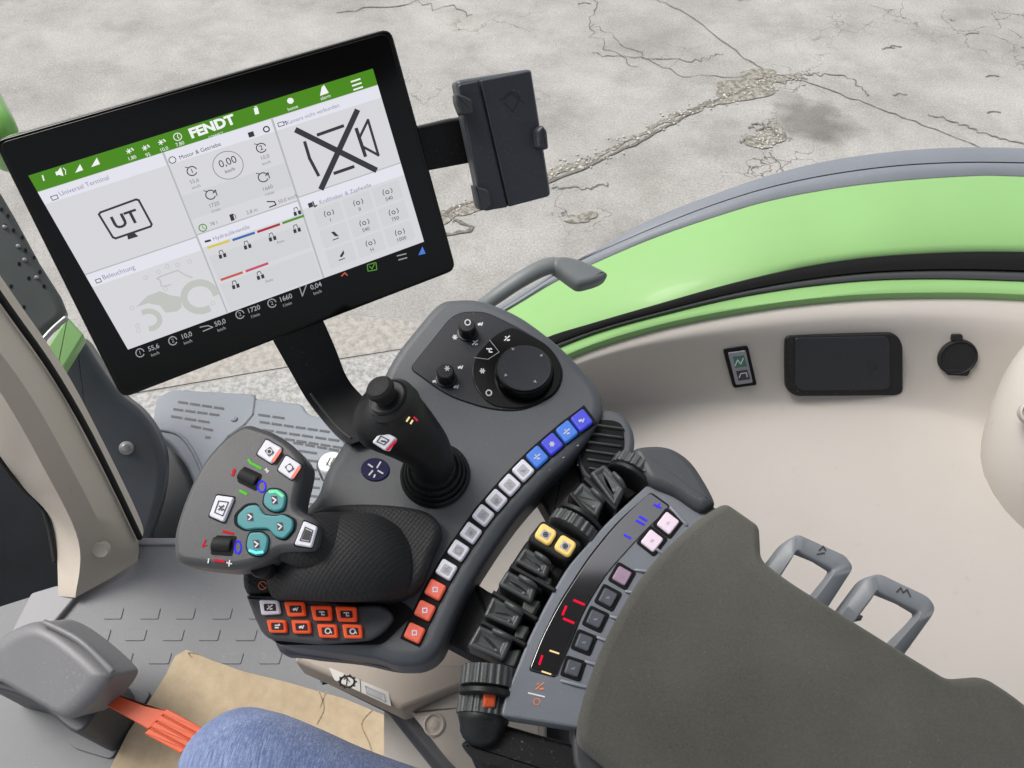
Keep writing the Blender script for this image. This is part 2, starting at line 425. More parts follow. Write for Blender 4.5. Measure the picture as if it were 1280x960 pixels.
# ------------------------------------------------------------------ light
w = bpy.data.worlds.new('World'); scene.world = w; w.use_nodes = True
nt = w.node_tree; bg = nt.nodes['Background']
sky = nt.nodes.new('ShaderNodeTexSky'); sky.sky_type = 'NISHITA'; sky.sun_disc = False
SUN_EL, SUN_AZ = radians(55), radians(-60)   # azimuth from +Y towards +X
sky.sun_elevation = SUN_EL; sky.sun_rotation = SUN_AZ; sky.dust_density = 5; sky.air_density = 1.0; sky.ozone_density = 0.6
hs = nt.nodes.new('ShaderNodeHueSaturation'); hs.inputs['Saturation'].default_value = 0.30
nt.links.new(sky.outputs[0], hs.inputs['Color']); nt.links.new(hs.outputs[0], bg.inputs['Color'])
bg.inputs['Strength'].default_value = 0.13
sl = bpy.data.lights.new('sun', 'SUN'); sl.energy = 1.4; sl.angle = radians(24); sl.color = (1, 0.96, 0.90)
so = bpy.data.objects.new('sun', sl); COL.objects.link(so)
dirv = Vector((sin(SUN_AZ)*cos(SUN_EL), cos(SUN_AZ)*cos(SUN_EL), sin(SUN_EL)))
so.rotation_euler = dirv.to_track_quat('Z', 'Y').to_euler()
scene.view_settings.view_transform = 'Standard'; scene.view_settings.look = 'None'; scene.view_settings.gamma = 1
scene.view_settings.exposure = 0.53
scene.cycles.max_bounces = 6
# ------------------------------------------------------------------ ground
def ground_mat():
    m = mat('weathered concrete asphalt', (0.36, 0.345, 0.32), 0.85, 0.2)
    nt = m.node_tree; b = nt.nodes['Principled BSDF']; L = nt.links
    tc = nt.nodes.new('ShaderNodeTexCoord')
    def noise(s, d=8, r=0.6):
        n = nt.nodes.new('ShaderNodeTexNoise'); n.inputs['Scale'].default_value = s; n.inputs['Detail'].default_value = d; n.inputs['Roughness'].default_value = r
        L.new(tc.outputs['Object'], n.inputs['Vector']); return n.outputs['Fac']
    def ramp(v, p0, c0, p1, c1):
        r = nt.nodes.new('ShaderNodeValToRGB'); r.color_ramp.elements[0].position = p0; r.color_ramp.elements[1].position = p1
        r.color_ramp.elements[0].color = lin(c0); r.color_ramp.elements[1].color = lin(c1); L.new(v, r.inputs['Fac']); return r.outputs['Color']
    def mix(a, b_, f, mode='MULTIPLY'):
        x = nt.nodes.new('ShaderNodeMix'); x.data_type = 'RGBA'; x.blend_type = mode
        if isinstance(f, float): x.inputs['Factor'].default_value = f
        else: L.new(f, x.inputs['Factor'])
        L.new(a, x.inputs['A']); L.new(b_, x.inputs['B']); return x.outputs['Result']
    base = ramp(noise(1.3, 10, 0.65), 0.32, (0.35, 0.346, 0.335), 0.68, (0.52, 0.515, 0.497))
    sp = ramp(noise(75, 4, 0.8), 0.36, (0.52, 0.50, 0.47), 0.62, (1, 1, 1))
    sp2 = ramp(noise(260, 2, 0.8), 0.3, (0.62, 0.61, 0.60), 0.6, (1, 1, 1))
    c = mix(base, sp, 0.6); c = mix(c, sp2, 0.38)
    st = ramp(noise(2.2, 9, 0.7), 0.34, (0.66, 0.65, 0.62), 0.52, (1, 1, 1)); c = mix(c, st, 0.55)
    # hairline cracks gathered in patches
    v = nt.nodes.new('ShaderNodeTexVoronoi'); v.feature = 'DISTANCE_TO_EDGE'; v.inputs['Scale'].default_value = 3.2
    ds = nt.nodes.new('ShaderNodeTexNoise'); ds.inputs['Scale'].default_value = 6; ds.inputs['Detail'].default_value = 6
    L.new(tc.outputs['Object'], ds.inputs['Vector'])
    ad = nt.nodes.new('ShaderNodeVectorMath'); ad.operation = 'MULTIPLY_ADD'; ad.inputs[1].default_value = (0.35, 0.35, 0.35)
    L.new(ds.outputs['Color'], ad.inputs[0]); L.new(tc.outputs['Object'], ad.inputs[2]); L.new(ad.outputs[0], v.inputs['Vector'])
    cr = ramp(v.outputs['Distance'], 0.004, (0.35, 0.33, 0.30), 0.016, (1, 1, 1))
    mk = nt.nodes.new('ShaderNodeMapRange'); mk.inputs['From Min'].default_value = 0.53; mk.inputs['From Max'].default_value = 0.62
    L.new(noise(0.9, 3, 0.5), mk.inputs['Value'])
    c = mix(c, cr, mk.outputs['Result'])
    for (sx_, sy_, rad, amt) in ((1014, 150, 0.24, 0.55), (790, 40, 0.35, 0.10), (700, 150, 0.25, 0.12)):
        q = pz(sx_, sy_, 0)
        vd = nt.nodes.new('ShaderNodeVectorMath'); vd.operation = 'DISTANCE'; vd.inputs[1].default_value = q
        L.new(ad.outputs[0], vd.inputs[0])
        vd.inputs[1].default_value = (q.x + 0.17, q.y + 0.17, q.z + 0.17)
        mr_ = nt.nodes.new('ShaderNodeMapRange'); mr_.inputs['From Min'].default_value = rad*0.55; mr_.inputs['From Max'].default_value = rad*1.25
        mr_.inputs['To Min'].default_value = amt; mr_.inputs['To Max'].default_value = 0
        L.new(vd.outputs['Value'], mr_.inputs['Value'])
        dk = nt.nodes.new('ShaderNodeMix'); dk.data_type = 'RGBA'; dk.blend_type = 'MULTIPLY'
        L.new(mr_.outputs['Result'], dk.inputs['Factor']); L.new(c, dk.inputs['A']); dk.inputs['B'].default_value = (0.15, 0.14, 0.13, 1); c = dk.outputs['Result']
    L.new(c, b.inputs['Base Color'])
    bp = nt.nodes.new('ShaderNodeBump'); bp.inputs['Strength'].default_value = 0.7; bp.inputs['Distance'].default_value = 0.006
    L.new(noise(90, 5, 0.75), bp.inputs['Height']); L.new(bp.outputs[0], b.inputs['Normal'])
    return m
M['ground'] = ground_mat()
dust(['pad', 'blackmat'], 0.35, 500, (0.40, 0.40, 0.38), 0.66, 0.76)
def vmat(name, c1, c2, s):
    m = mat(name, c1, 0.9, 0.2); nt = m.node_tree; b = nt.nodes['Principled BSDF']; L = nt.links
    tc = nt.nodes.new('ShaderNodeTexCoord'); n = nt.nodes.new('ShaderNodeTexNoise'); n.inputs['Scale'].default_value = s; n.inputs['Detail'].default_value = 8; n.inputs['Roughness'].default_value = 0.8
    r = nt.nodes.new('ShaderNodeValToRGB'); r.color_ramp.elements[0].position = 0.4; r.color_ramp.elements[1].position = 0.6
    r.color_ramp.elements[0].color = lin(c1); r.color_ramp.elements[1].color = lin(c2)
    L.new(tc.outputs['Object'], n.inputs['Vector']); L.new(n.outputs['Fac'], r.inputs['Fac']); L.new(r.outputs[0], b.inputs['Base Color'])
    return m
M['crack'] = vmat('crack earth', (0.10, 0.095, 0.085), (0.24, 0.23, 0.20), 60)
M['gravel'] = vmat('broken edge rubble', (0.12, 0.11, 0.09), (0.36, 0.345, 0.305), 34)
M['stain'] = vmat('damp patch', (0.19, 0.182, 0.168), (0.30, 0.29, 0.27), 70)
M['brown'] = vmat('worn brown surface', (0.27, 0.26, 0.24), (0.42, 0.40, 0.37), 30)
M['conc'] = vmat('pale concrete strip', (0.24, 0.24, 0.23), (0.46, 0.46, 0.445), 35)
G = Z(0.0)
bm = bmesh.new(); s = 90
vs = [bm.verts.new(p) for p in ((-s, -s, 0), (s, -s, 0), (s, s, 0), (-s, s, 0))]; bm.faces.new(vs)
tag(part('ground', bm, 'ground', wn=False), kind='structure')

def ribbon(pts, wf, z, jit, n=10, bm=None):
    bm = bm or bmesh.new(); S = smo(pts, n, False); prev = None
    for i, (x, y) in enumerate(S):
        c = pz(x, y, z); nx = S[min(i+1, len(S)-1)]; pv = S[max(i-1, 0)]
        t = (pz(*nx, z) - pz(*pv, z)); t.normalize(); nn = Vector((-t.y, t.x, 0))
        c += nn * random.gauss(0, jit); ww = wf(i / (len(S)-1)) * random.uniform(0.5, 1.4) / 2
        cur = (bm.verts.new(c - nn*ww), bm.verts.new(c + nn*ww))
        if prev: bm.faces.new((prev[0], prev[1], cur[1], cur[0]))
        prev = cur
    return bm
def blob(x, y, rx, ry, z, n=40, jit=0.12, bm=None):
    bm = bm or bmesh.new(); ph = [random.uniform(0, 6.28) for _ in range(5)]
    vs = []
    for i in range(n):
        a = 2*pi*i/n; k = 1 + sum(sin(a*(j+2)+ph[j])*jit/(j+1) for j in range(5))
        vs.append(bm.verts.new(pz(x + rx*k*cos(a), y + ry*k*sin(a), z)))
    bm.faces.new(vs); return bm
# pale concrete strip and worn brown band at the tractor's side
bm = bmesh.new(); poly(bm, Z(0.004), [(-900, 720), (150, 497), (330, 466), (520, 436), (800, 402), (1000, 395), (1000, 900), (-900, 1000)], 0, 0.002)
tag(part('concrete_path', bm, 'conc', wn=False), kind='structure')
bm = bmesh.new(); poly(bm, Z(0.004), [(-300, 560), (150, 494), (330, 463), (520, 433), (640, 418), (650, 396), (520, 402), (420, 392), (340, 420), (200, 440), (-300, 500)], 0, 0.002)
tag(part('worn_ground', bm, 'brown', wn=False), kind='structure')
bm = ribbon([(795, -10), (850, 12), (905, 52), (950, 84), (1010, 103), (1080, 128), (1160, 158), (1235, 188)], lambda t: 0.009, 0.004, 0.007)
ribbon([(1160, 143), (1200, 155), (1240, 170), (1290, 182)], lambda t: 0.011, 0.004, 0.012, bm=bm)
ribbon([(1005, 92), (1060, 97), (1085, 120)], lambda t: 0.009, 0.004, 0.012, bm=bm)
ribbon([(740, 30), (790, 60), (850, 90), (930, 100)], lambda t: 0.006, 0.004, 0.02, bm=bm)
ribbon([(745, 0), (742, 40), (790, 85)], lambda t: 0.007, 0.004, 0.02, bm=bm)
ribbon([(740, 68), (800, 72), (870, 75), (905, 68)], lambda t: 0.007, 0.004, 0.02, bm=bm)
ribbon([(960, 190), (975, 205), (978, 215)], lambda t: 0.007, 0.004, 0.006, bm=bm)
ribbon([(690, 232), (730, 235), (760, 228)], lambda t: 0.01, 0.004, 0.01, bm=bm)
ribbon([(420, 15), (520, 5), (590, 18)], lambda t: 0.011, 0.004, 0.03, bm=bm)
ribbon([(520, 300), (590, 285), (560, 262), (690, 225), (800, 175), (880, 132), (940, 108)], lambda t: 0.02, 0.006, 0.006, bm=bm)
for a in ((945, 165), (960, 172), (935, 160), (925, 178)):
    ribbon([a, (a[0]+15, a[1]-6), (a[0]+28, a[1]+3)], lambda t: 0.012, 0.006, 0.01, bm=bm)
for x, y in ((1110, 60), (1118, 58), (1240, 95), (1215, 42), (1242, 140), (1125, 118), (730, 4), (930, 0)): ribbon([(x-8, y+1), (x, y-1), (x+9, y)], lambda t: 0.011, 0.004, 0.004, bm=bm, n=3)
tag(part('ground_cracks', bm, 'crack', wn=False), 'dark cracks running across the pale yard surface', kind='structure')
bm = ribbon([(500, 300), (560, 270), (640, 240), (700, 212), (760, 188), (830, 152), (900, 125), (960, 102), (1005, 95)], lambda t: 0.055 + 0.03*sin(t*9), 0.004, 0.010)
blob(930, 112, 42, 12, 0.0045, bm=bm)
blob(948, 92, 22, 7, 0.0045, bm=bm); blob(960, 172, 24, 12, 0.0045, bm=bm, jit=0.3)
blob(726, 272, 20, 6, 0.0045, bm=bm, jit=0.3)
tag(part('crack_rubble', bm, 'gravel', wn=False), kind='structure')
# loose chips in the broken joint
bm = bmesh.new()
line = [(545, 275), (640, 240), (700, 212), (760, 188), (830, 152), (900, 125), (960, 102), (1005, 95)]
for i in range(380):
    t = random.random() * (len(line) - 1); k = int(t); f_ = t - k
    x = line[k][0]*(1-f_) + line[k+1][0]*f_; y = line[k][1]*(1-f_) + line[k+1][1]*f_
    if i % 6 == 0: x, y = 960, 174
    x += random.gauss(0, 9); y += random.gauss(0, 5.5)
    c = pz(x, y, 0.006); r = random.uniform(0.003, 0.010)
    if random.random() < 0.04: r *= 3.2
    mtx = Matrix.Translation(c) @ Matrix.Rotation(random.uniform(0, 6), 4, 'Z') @ Matrix.Diagonal((r, r*random.uniform(.5, 1), r*0.5, 1))
    bmesh.ops.create_icosphere(bm, subdivisions=1, radius=1, matrix=mtx)
M['chips'] = mat('pale stone chips', (0.52, 0.50, 0.46), 0.9, 0.2, var=0.3, vscale=20)
tag(part('stone_chips', bm, 'chips', wn=False, sharp=10), kind='stuff')

# ------------------------------------------------------------------ beige side console beyond the armrest
RIM = sm_tab([(480, 590), (600, 508), (706, 447), (812, 411), (919, 389), (1025, 375), (1131, 369), (1280, 371), (1520, 390)])
OFF = sm_tab([(480, 20), (600, 25), (706, 45), (812, 78), (860, 92), (977, 114), (1160, 134), (1280, 168), (1520, 200)])
def liner(x, t):
    r = interp(RIM, x); o = interp(OFF, x)
    rows = [(0.0, r, 1.850), (0.5, r+4, 1.853), (1, r+14, 1.852), (2, r+14+o*0.13, 1.843), (3, r+14+o*0.40, 1.808), (4, r+14+o*0.72, 1.768), (5, r+14+o*0.90, 1.748),
            (6, r+14+o*1.0, 1.740), (7, r+14+o*1.22, 1.735), (8, (r+14+o*1.3)*0.5+420, 1.712), (9, 960, 1.680), (10, 1200, 1.66)]
    ys = interp([(a, b) for a, b, c in rows], t); zs = interp([(a, c) for a, b, c in rows], t)
    return x, ys, zs
def linerp(x, t):
    # smoothed: average of nearby samples
    acc = Vector((0, 0, 0)); k = 0
    for d in (-0.35, -0.2, 0, 0.2, 0.35):
        tt = min(10, max(0, t + d)) if t > 0.4 else t
        acc += pz(*liner(x, tt)); k += 1
    return acc / k
XS = [480 + i * 20 for i in range(53)]
TS = [0, 0.1, 0.2, 0.35] + [0.5 + i*0.19 for i in range(51)]
sc = thing('side_console', 'beige moulded side console of the cab beyond the armrest, holding switch, ashtray lid and socket', 'side console', linerp(1000, 7))
part('liner', grid([[linerp(x, t) for x in XS] for t in TS], thick=0.004), 'beige', sc, sharp=80, wn=False)
# rounded bulge at the right
pts = [(pz(1340, 720, 1.60), .115, .09), (pz(1324, 640, 1.68), .105, .085), (pz(1321, 565, 1.76), .090, .075), (pz(1332, 490, 1.82), .070, .06), (pz(1362, 420, 1.86), .05, .05)]
part('bulge', sweep(pts, 40, 8), 'beige', sc, sharp=80, wn=False)
bm = lathe(pz(1290, 516, 1.845), (-0.35, -0.5, 0.8), [(0.013, -0.01), (0.013, 0.004), (0.011, 0.005), (0.010, 0.002), (0.001, 0.001)], 32)
part('screw_cap', bm, 'beige', sc)
def wall_frame(x, t, h=0):
    a, b, c = linerp(x - 25, t), linerp(x + 25, t), linerp(x, t + 0.8)
    c0 = linerp(x, t - 0.8); n = (b - a).cross(c0 - c); n.normalize()
    if n.z < 0 : n = -n
    return Frame(linerp(x, t) + n*h, n)
# switch
WF = wall_frame(928, 3.3, 0.0)
bm = prism(WF, rnd([(904, 437), (935, 433), (946, 481), (917, 485)], 3), 0.004, 0.012, 0.001)
sw = part('rocker_switch', bm, 'joint', sc)
part('rocker', prism(WF, rnd([(910, 441), (932, 438), (941, 478), (920, 481)], 2), 0.0055, 0.003, 0.0008), 'print_grey', sw)
bm = bmesh.new(); poly(bm, WF, [(916, 446), (930, 444), (934, 458), (919, 460)], 0.0059); M['iconteal'] = mat('green icon', (0.05, 0.18, 0.13), 0.4, 0.4)
part('symbol', bm, 'iconteal', sw, wn=False)
bm = bmesh.new(); poly(bm, WF, [(920, 464), (934, 462), (938, 474), (923, 476)], 0.0059); part('symbol', bm, 'print_dark', sw, wn=False)
bm = bmesh.new(); stroke(bm, WF, [(919, 457), (922, 450), (926, 455), (929, 448)], 1.3, 0.0063); stroke(bm, WF, [(924, 472), (926, 467), (933, 466), (934, 471)], 1.2, 0.0063)
part('symbol', bm, 'print_white', sw, wn=False)
# ashtray / storage lid
WF = wall_frame(1053, 3.4, 0.0)
bm = prism(WF, rnd([(981, 420), (1120, 417), (1128, 430), (1128, 490), (1120, 494), (994, 495), (983, 487)], 8), 0.0095, 0.022, 0.002)
ash = part('storage_frame', bm, 'black', sc)
M['lid'] = mat('lid plastic', (0.014, 0.016, 0.020), 0.4, 0.45, 0.4, 900, 0.1, 20)
part('lid', prism(WF, rnd([(993, 422), (1107, 420), (1112, 427), (1112, 484), (1104, 487), (1000, 488), (993, 480)], 5), 0.0112, 0.004, 0.0018), 'lid', ash)
bm = bmesh.new(); ringstroke(bm, WF, 1090, 458, 6, 1, 0.0115, n=16); stroke(bm, WF, [(1086, 456), (1090, 461), (1095, 455)], 1, 0.0115)
M['emboss'] = mat('embossed mark', (0.032, 0.034, 0.04), 0.5, 0.3)
part('emblem', bm, 'emboss', ash, wn=False)
# socket
WF = wall_frame(1196, 3.2, 0.0)
c = WF.p(1196, 446, 0); r = 25 * WF.ppm(1196, 446)
bm = lathe(c, WF.n, [(r*1.0, -0.01), (r*1.0, 0.003), (r*0.97, 0.005), (r*0.9, 0.006), (r*0.86, 0.0045), (0.001, 0.0045)], 48)
sk = part('socket_cap', bm, 'blackmat', sc)
part('hinge', prism(WF, rnd([(1190, 418), (1203, 418), (1204, 426), (1189, 426)], 2), 0.006, 0.01, 0.001), 'blackmat', sk)
part('pull_tab', prism(WF, rnd([(1182, 462), (1213, 462), (1210, 470), (1184, 469)], 3), 0.005, 0.01, 0.001), 'blackmat', sk)

# ------------------------------------------------------------------ sill and window seal
BTOP = sm_tab([(560, 480), (620, 450), (685, 421), (733, 406), (812, 383), (919, 353), (1025, 330), (1131, 318), (1280, 315), (1520, 328)])
BBOT = sm_tab([(560, 500), (620, 470), (701, 434), (749, 415.5), (812, 398), (919, 373), (1025, 357), (1131, 350), (1280, 353), (1520, 366)])
def strip(defs, x0, x1, step=12, thick=0.0, th=None):
    """defs: list of (fn(x)->y, z)"""
    xs = []; x = x0
    while x <= x1: xs.append(x); x += step
    return grid([[pz(xx, f_(xx), z_(xx) if callable(z_) else z_) for xx in xs] for f_, z_ in defs], thick=thick)
B = lambda k, a=BTOP, b=BBOT: (lambda x: interp(a, x)*(1-k) + interp(b, x)*k)
R_ = lambda k: (lambda x: interp(BBOT, x)*(1-k) + interp(RIM, x)*k)
xs_ = [600 + 12*i for i in range(76)]
gs = part('window_sill', prism(Z(1.863), [(x, B(0.95)(x)) for x in xs_] + [(x, R_(0.86)(x)) for x in reversed(xs_)], 0, 0.02, 0.0005, 1), 'green', sharp=60, wn=False)
tag(gs, 'thin green painted sill between black window seal and beige side console', 'window sill'); 
M['sealblack'] = mat('black window seal', (0.004, 0.004, 0.004), 0.6, 0.15)
ws = thing('window_seal', 'curved black rubber window seal with dotted upper edge, inside the big fender', 'window seal', pz(900, 370, 1.86))
part('rubber_band', strip([(B(0.0), 1.862), (B(0.08), 1.867), (B(0.35), 1.868), (B(0.60), 1.866), (B(0.66), 1.862)], 560, 1500, thick=0.006), 'sealblack', ws, sharp=60, wn=False)
M['lipseal'] = mat('seal lip', (0.035, 0.036, 0.038), 0.4, 0.5)
part('seal_lip', strip([(B(0.64), 1.860), (B(0.72), 1.866), (B(0.82), 1.867), (B(0.94), 1.865), (B(1.0), 1.859)], 560, 1500, thick=0.003), 'lipseal', ws, sharp=60, wn=False)
bm = bmesh.new(); fz = Z(1.8665)
x = 900
while x < 1300:
    for k in range(5):
        y = interp(BTOP, x + (k % 2)*1.4) - 0.6 - k*1.9; r_ = 1.15 - k*0.17
        if x < 1000: r_ *= (x-880)/120
        poly(bm, fz, circ(x + (k % 2)*1.4, y, r_, r_, 6), 0, 0.0003)
    x += 2.8
part('edge_dots', bm, 'sealblack', ws, wn=False)

# ------------------------------------------------------------------ green fender outside
GTOP = sm_tab([(560, 430), (640, 385), (690, 355), (733, 334), (812, 300), (892, 272), (972, 249), (1078, 231), (1200, 221), (1280, 221), (1520, 232)])
GMID = sm_tab([(560, 425), (640, 378), (690, 346), (733, 322), (812, 287), (892, 256), (972, 232), (1060, 215), (1158, 205), (1280, 204), (1520, 214)])
GOUT = sm_tab([(560, 418), (640, 372), (690, 342), (728, 322), (812, 275), (892, 243), (972, 216), (1052, 198), (1158, 186), (1280, 185), (1520, 196)])
FZ = sm_tab([(560, 1.40), (640, 1.52), (733, 1.64), (812, 1.71), (919, 1.76), (1025, 1.785), (1131, 1.80), (1280, 1.80), (1520, 1.79)])
fz_ = lambda d: (lambda x: interp(FZ, x) + d)
gm = lambda k: (lambda x: interp(GTOP, x)*(1-k) + (interp(BTOP, x)+26)*k)
gl = lambda k: (lambda x: interp(GTOP, x)*(1-k) + interp(GMID, x)*k)
go = lambda k: (lambda x: interp(GMID, x)*(1-k) + interp(GOUT, x)*k)
fd = thing('rear_fender', 'large light green rear wheel fender with grey outer lip, outside the window', 'fender', pz(1100, 260, 1.7))
part('fender_skin', strip([(gm(1.0), fz_(-0.02)), (gm(0.8), fz_(-0.002)), (gm(0.6), fz_(0.006)), (gm(0.4), fz_(0.01)), (gm(0.2), fz_(0.008)), (gm(0.06), fz_(0.003)), (gm(0.0), fz_(-0.004))], 560, 1500, thick=0.004), 'green', fd, sharp=60, wn=False)
part('fender_lip', strip([(gm(0.0), fz_(-0.012)), (gl(0.05), fz_(-0.006)), (gl(0.5), fz_(0.0)), (gl(0.95), fz_(0.0)), (gl(1.0), fz_(-0.006)), (go(0.06), fz_(-0.002)), (go(0.5), fz_(0.0)), (go(0.9), fz_(-0.006)), (go(1.0), fz_(-0.02)), (lambda x: interp(GOUT, x)+6, fz_(-0.08))], 560, 1500, thick=0.004), 'lip', fd, sharp=60, wn=False)

# grab handle
Hd = thing('grab_handle', 'grey plastic grab handle sticking out over the left end of the green fender', 'handle', pz(610, 382, 1.9))
zz = [(560, 420, 1.80, .011), (585, 395, 1.83, .011), (612, 376, 1.86, .011), (650, 350, 1.88, .0115), (684, 333, 1.885, .0125), (706, 334, 1.878, .013)]
part('grip', sweep([(pz(x, y, z), r, r*0.8) for x, y, z, r in zz], 24, 8), 'handle', Hd, sharp=80, wn=False)
bm = prism(frame_at(722, 342, 1.885, (0.25, -0.1, 1)), smo([(690, 326), (703, 323), (722, 327), (745, 337), (758, 345), (753, 351), (740, 356), (724, 359), (712, 352), (700, 343), (689, 335)], 4), 0.001, 0.017, 0.008, 6, Rin=0.008)
part('mounting_foot', bm, 'handle', Hd)

# ------------------------------------------------------------------ display
SF = Frame(CAM + ray(285, 265).normalized() * 0.600, (0.355, -0.83, 0.43))
TL, TR, BR, BL = (-6, 177), (487, 37), (569, 337), (152, 497)
dt = thing('display_terminal', 'large black touchscreen terminal tilted on its arm, showing a white and green menu', 'display', SF.p(280, 400, -0.02))
part('housing', prism(SF, rnd([(-8, 176, 14), (488, 35, 14), (570, 337, 12), (152, 498, 14)], 14), -0.0004, 0.022, 0.0022), 'bezel', dt)
part('front_glass', prism(SF, rnd([(-2, 179, 12), (485, 40, 12), (566, 336, 10), (154, 494, 12)], 12), 0.0004, 0.004, 0.0008), 'bezel', dt)
# LCD content: the picture's own column edges (they are straight lines on the real screen plane)
COLS = [0, 0.385, 0.720, 1]
TOPP = [(47, 240), (203.6, 190), (339.5, 148), (472, 106)]; BOTP = [(160, 437), (284.6, 392), (404.5, 347.5), (530, 302)]
def edge(k, v):
    t = (v - 0.082) / 0.79
    return (TOPP[k][0] + (BOTP[k][0]-TOPP[k][0])*t, TOPP[k][1] + (BOTP[k][1]-TOPP[k][1])*t)
def bil(u, v):
    k = 0 if u <= COLS[1] else 1 if u <= COLS[2] else 2
    f_ = (u - COLS[k]) / (COLS[k+1] - COLS[k]); a, b = edge(k, v), edge(k+1, v)
    return (a[0] + (b[0]-a[0])*f_, a[1] + (b[1]-a[1])*f_)
def uvp(l): return [bil(u, v) for u, v in l]
def rect(bm, u0, v0, u1, v1, h, r=0):
    p = uvp([(u0, v0), (u1, v0), (u1, v1), (u0, v1)])
    poly(bm, SF, rnd(p, r) if r else p, h, 0.00005)
VB = 0.872     # bottom of the white area
H1, H2, H3, H4 = 0.00055, 0.00070, 0.00085, 0.00100
bm = bmesh.new(); rect(bm, 0, 0, 1, VB, H1); scr = part('screen', bm, 'lcd', dt, wn=False)
def spart(bm, m, name='screen_graphic'): return part(name, bm, m, scr, wn=False)
bm = bmesh.new(); rect(bm, 0, 0, 1, 0.082, H2); spart(bm, 'lcd_green', 'menu_bar')
C1, C2 = 0.385, 0.720
bm = bmesh.new()
rect(bm, 0.0, 0.085, C1-0.004, 0.145, H2); rect(bm, C1+0.004, 0.085, C2-0.004, 0.145, H2); rect(bm, C2+0.004, 0.085, 1, 0.145, H2)
rect(bm, 0.0, 0.50, C1-0.004, 0.56, H2); rect(bm, C1+0.004, 0.492, C2-0.004, 0.552, H2); rect(bm, C2+0.004, 0.478, 1, 0.535, H2)
spart(bm, 'lcd_head', 'header_bar')
bm = bmesh.new()
for u in (C1, C2): rect(bm, u-0.0025, 0.085, u+0.0025, VB, H2)
rect(bm, 0, 0.494, C1, 0.499, H2); rect(bm, C2, 0.472, 1, 0.477, H2); rect(bm, C1, 0.486, C2, 0.491, H2)
spart(bm, 'lcd_line', 'divider')
bm = bmesh.new()
rect(bm, C1+0.004, 0.30, C2-0.004, 0.415, H2); rect(bm, C1+0.012, 0.60, C2-0.008, 0.715, H2); rect(bm, C1+0.012, 0.735, C2-0.008, 0.862, H2)
for i in range(3):
    for j in range(3):
        cx, cy = 411 + 36.6*i + 7.7*j, 268.5 - 13.4*i + 25.3*j
        a, b = (16.6, -6.1), (3.5, 11.2)
        poly(bm, SF, rnd([(cx-a[0]-b[0], cy-a[1]-b[1]), (cx+a[0]-b[0], cy+a[1]-b[1]), (cx+a[0]+b[0], cy+a[1]+b[1]), (cx-a[0]+b[0], cy-a[1]+b[1])], 2), H2, 0.00005)
spart(bm, 'lcd_cell', 'menu_tile')
def vup(x):
    t = min(1, max(0, (x - 90) / 400)); a = (-0.49*(1-t) - 0.284*t, -0.87*(1-t) - 0.96*t); k = sqrt(a[0]**2 + a[1]**2)
    return (a[0]/k, a[1]/k)
UD = (0.945, -0.325)
def T(bm, x, y, s, size, align='CENTER', bold=0.0, sx=1.0, h=H4): text(bm, SF, x, y, s, size, UD, h, align, bold, vup(x), sx)
def L_(bm, pts, w, h=H3, closed=False): stroke(bm, SF, pts, w, h, 0.00005, closed)
def C_(bm, x, y, r, w, a0=0, a1=360, n=16): ringstroke(bm, SF, x, y, r, w, H3, a0, a1, n, ry=r*0.92)
def icon_sun(bm, x, y): 
    for a in (0, 60, 120): L_(bm, [(x-3.4*cos(radians(a)), y-3.4*sin(radians(a))), (x+3.4*cos(radians(a)), y+3.4*sin(radians(a)))], 1.1, H4)
bm = bmesh.new()
T(bm, 265, 158.5, 'FENDT', 17, bold=0.045, sx=1.12); T(bm, 270, 169, 'CONNECT', 4)
for k in range(3): L_(bm, [(438.5+k*1.6, 102.5+k*5), (450.5+k*1.6, 98.5+k*5)], 2.0, H4)
L_(bm, [(53, 219), (55, 226)], 1.8, H4)
poly(bm, SF, [(69, 215), (72, 214), (76, 209), (79.5, 220), (73.5, 218.5), (70.5, 219.5)], H4); L_(bm, [(79, 210), (82, 213), (82, 218)], 1.0, H4)
poly(bm, SF, [(94, 216), (104, 212.5), (100, 205)], H3)
poly(bm, SF, [(114, 209), (125, 205), (121, 197)], H3); 
for x, y, s_ in ((161, 189, '1,80'), (181, 185, '95'), (201, 178, '10,0')):
    icon_sun(bm, x, y); L_(bm, [(x+3, y-4), (x+6, y-1)], 1.6, H4); T(bm, x+4, y+8.5, s_, 6.5)
C_(bm, 222, 171, 5, 1.0); L_(bm, [(222, 168), (222, 171), (224, 173)], 0.9, H4); T(bm, 225, 180, '7,80', 6.5)
poly(bm, SF, [(317, 135.5), (322, 134), (324, 142), (319, 143.5)], H3); L_(bm, [(318, 134), (321, 133)], 1.2)
poly(bm, SF, circ(363, 126, 4.2, 3.8, 12), H3); T(bm, 366, 135, 'home', 6)
poly(bm, SF, [(400, 120), (411, 116), (405, 106), (402, 109)], H3); T(bm, 407, 121.5, 'alarm', 6)
spart(bm, 'lcd_white', 'writing')
bm = bmesh.new()
T(bm, 74, 243, 'Universal Terminal', 8.6, 'LEFT'); T(bm, 128, 347.5, 'Beleuchtung', 8.6, 'LEFT')
T(bm, 358, 154, 'Kamera nicht verbunden', 7.0, 'LEFT'); T(bm, 266, 299, 'Hydraulikventile', 7.4, 'LEFT'); T(bm, 399, 253.4, 'Kraftheber & Zapfwelle', 7.2, 'LEFT')
spart(bm, 'lcd_lilac', 'writing')
bm = bmesh.new()
T(bm, 224, 197.6, 'Motor & Getriebe', 7.4, 'LEFT')
L_(bm, [(63, 246), (71, 243.5), (73, 248), (66, 250.5)], 0.9, closed=True); L_(bm, [(119, 350), (125, 348), (127, 352), (121, 354)], 0.9, closed=True)
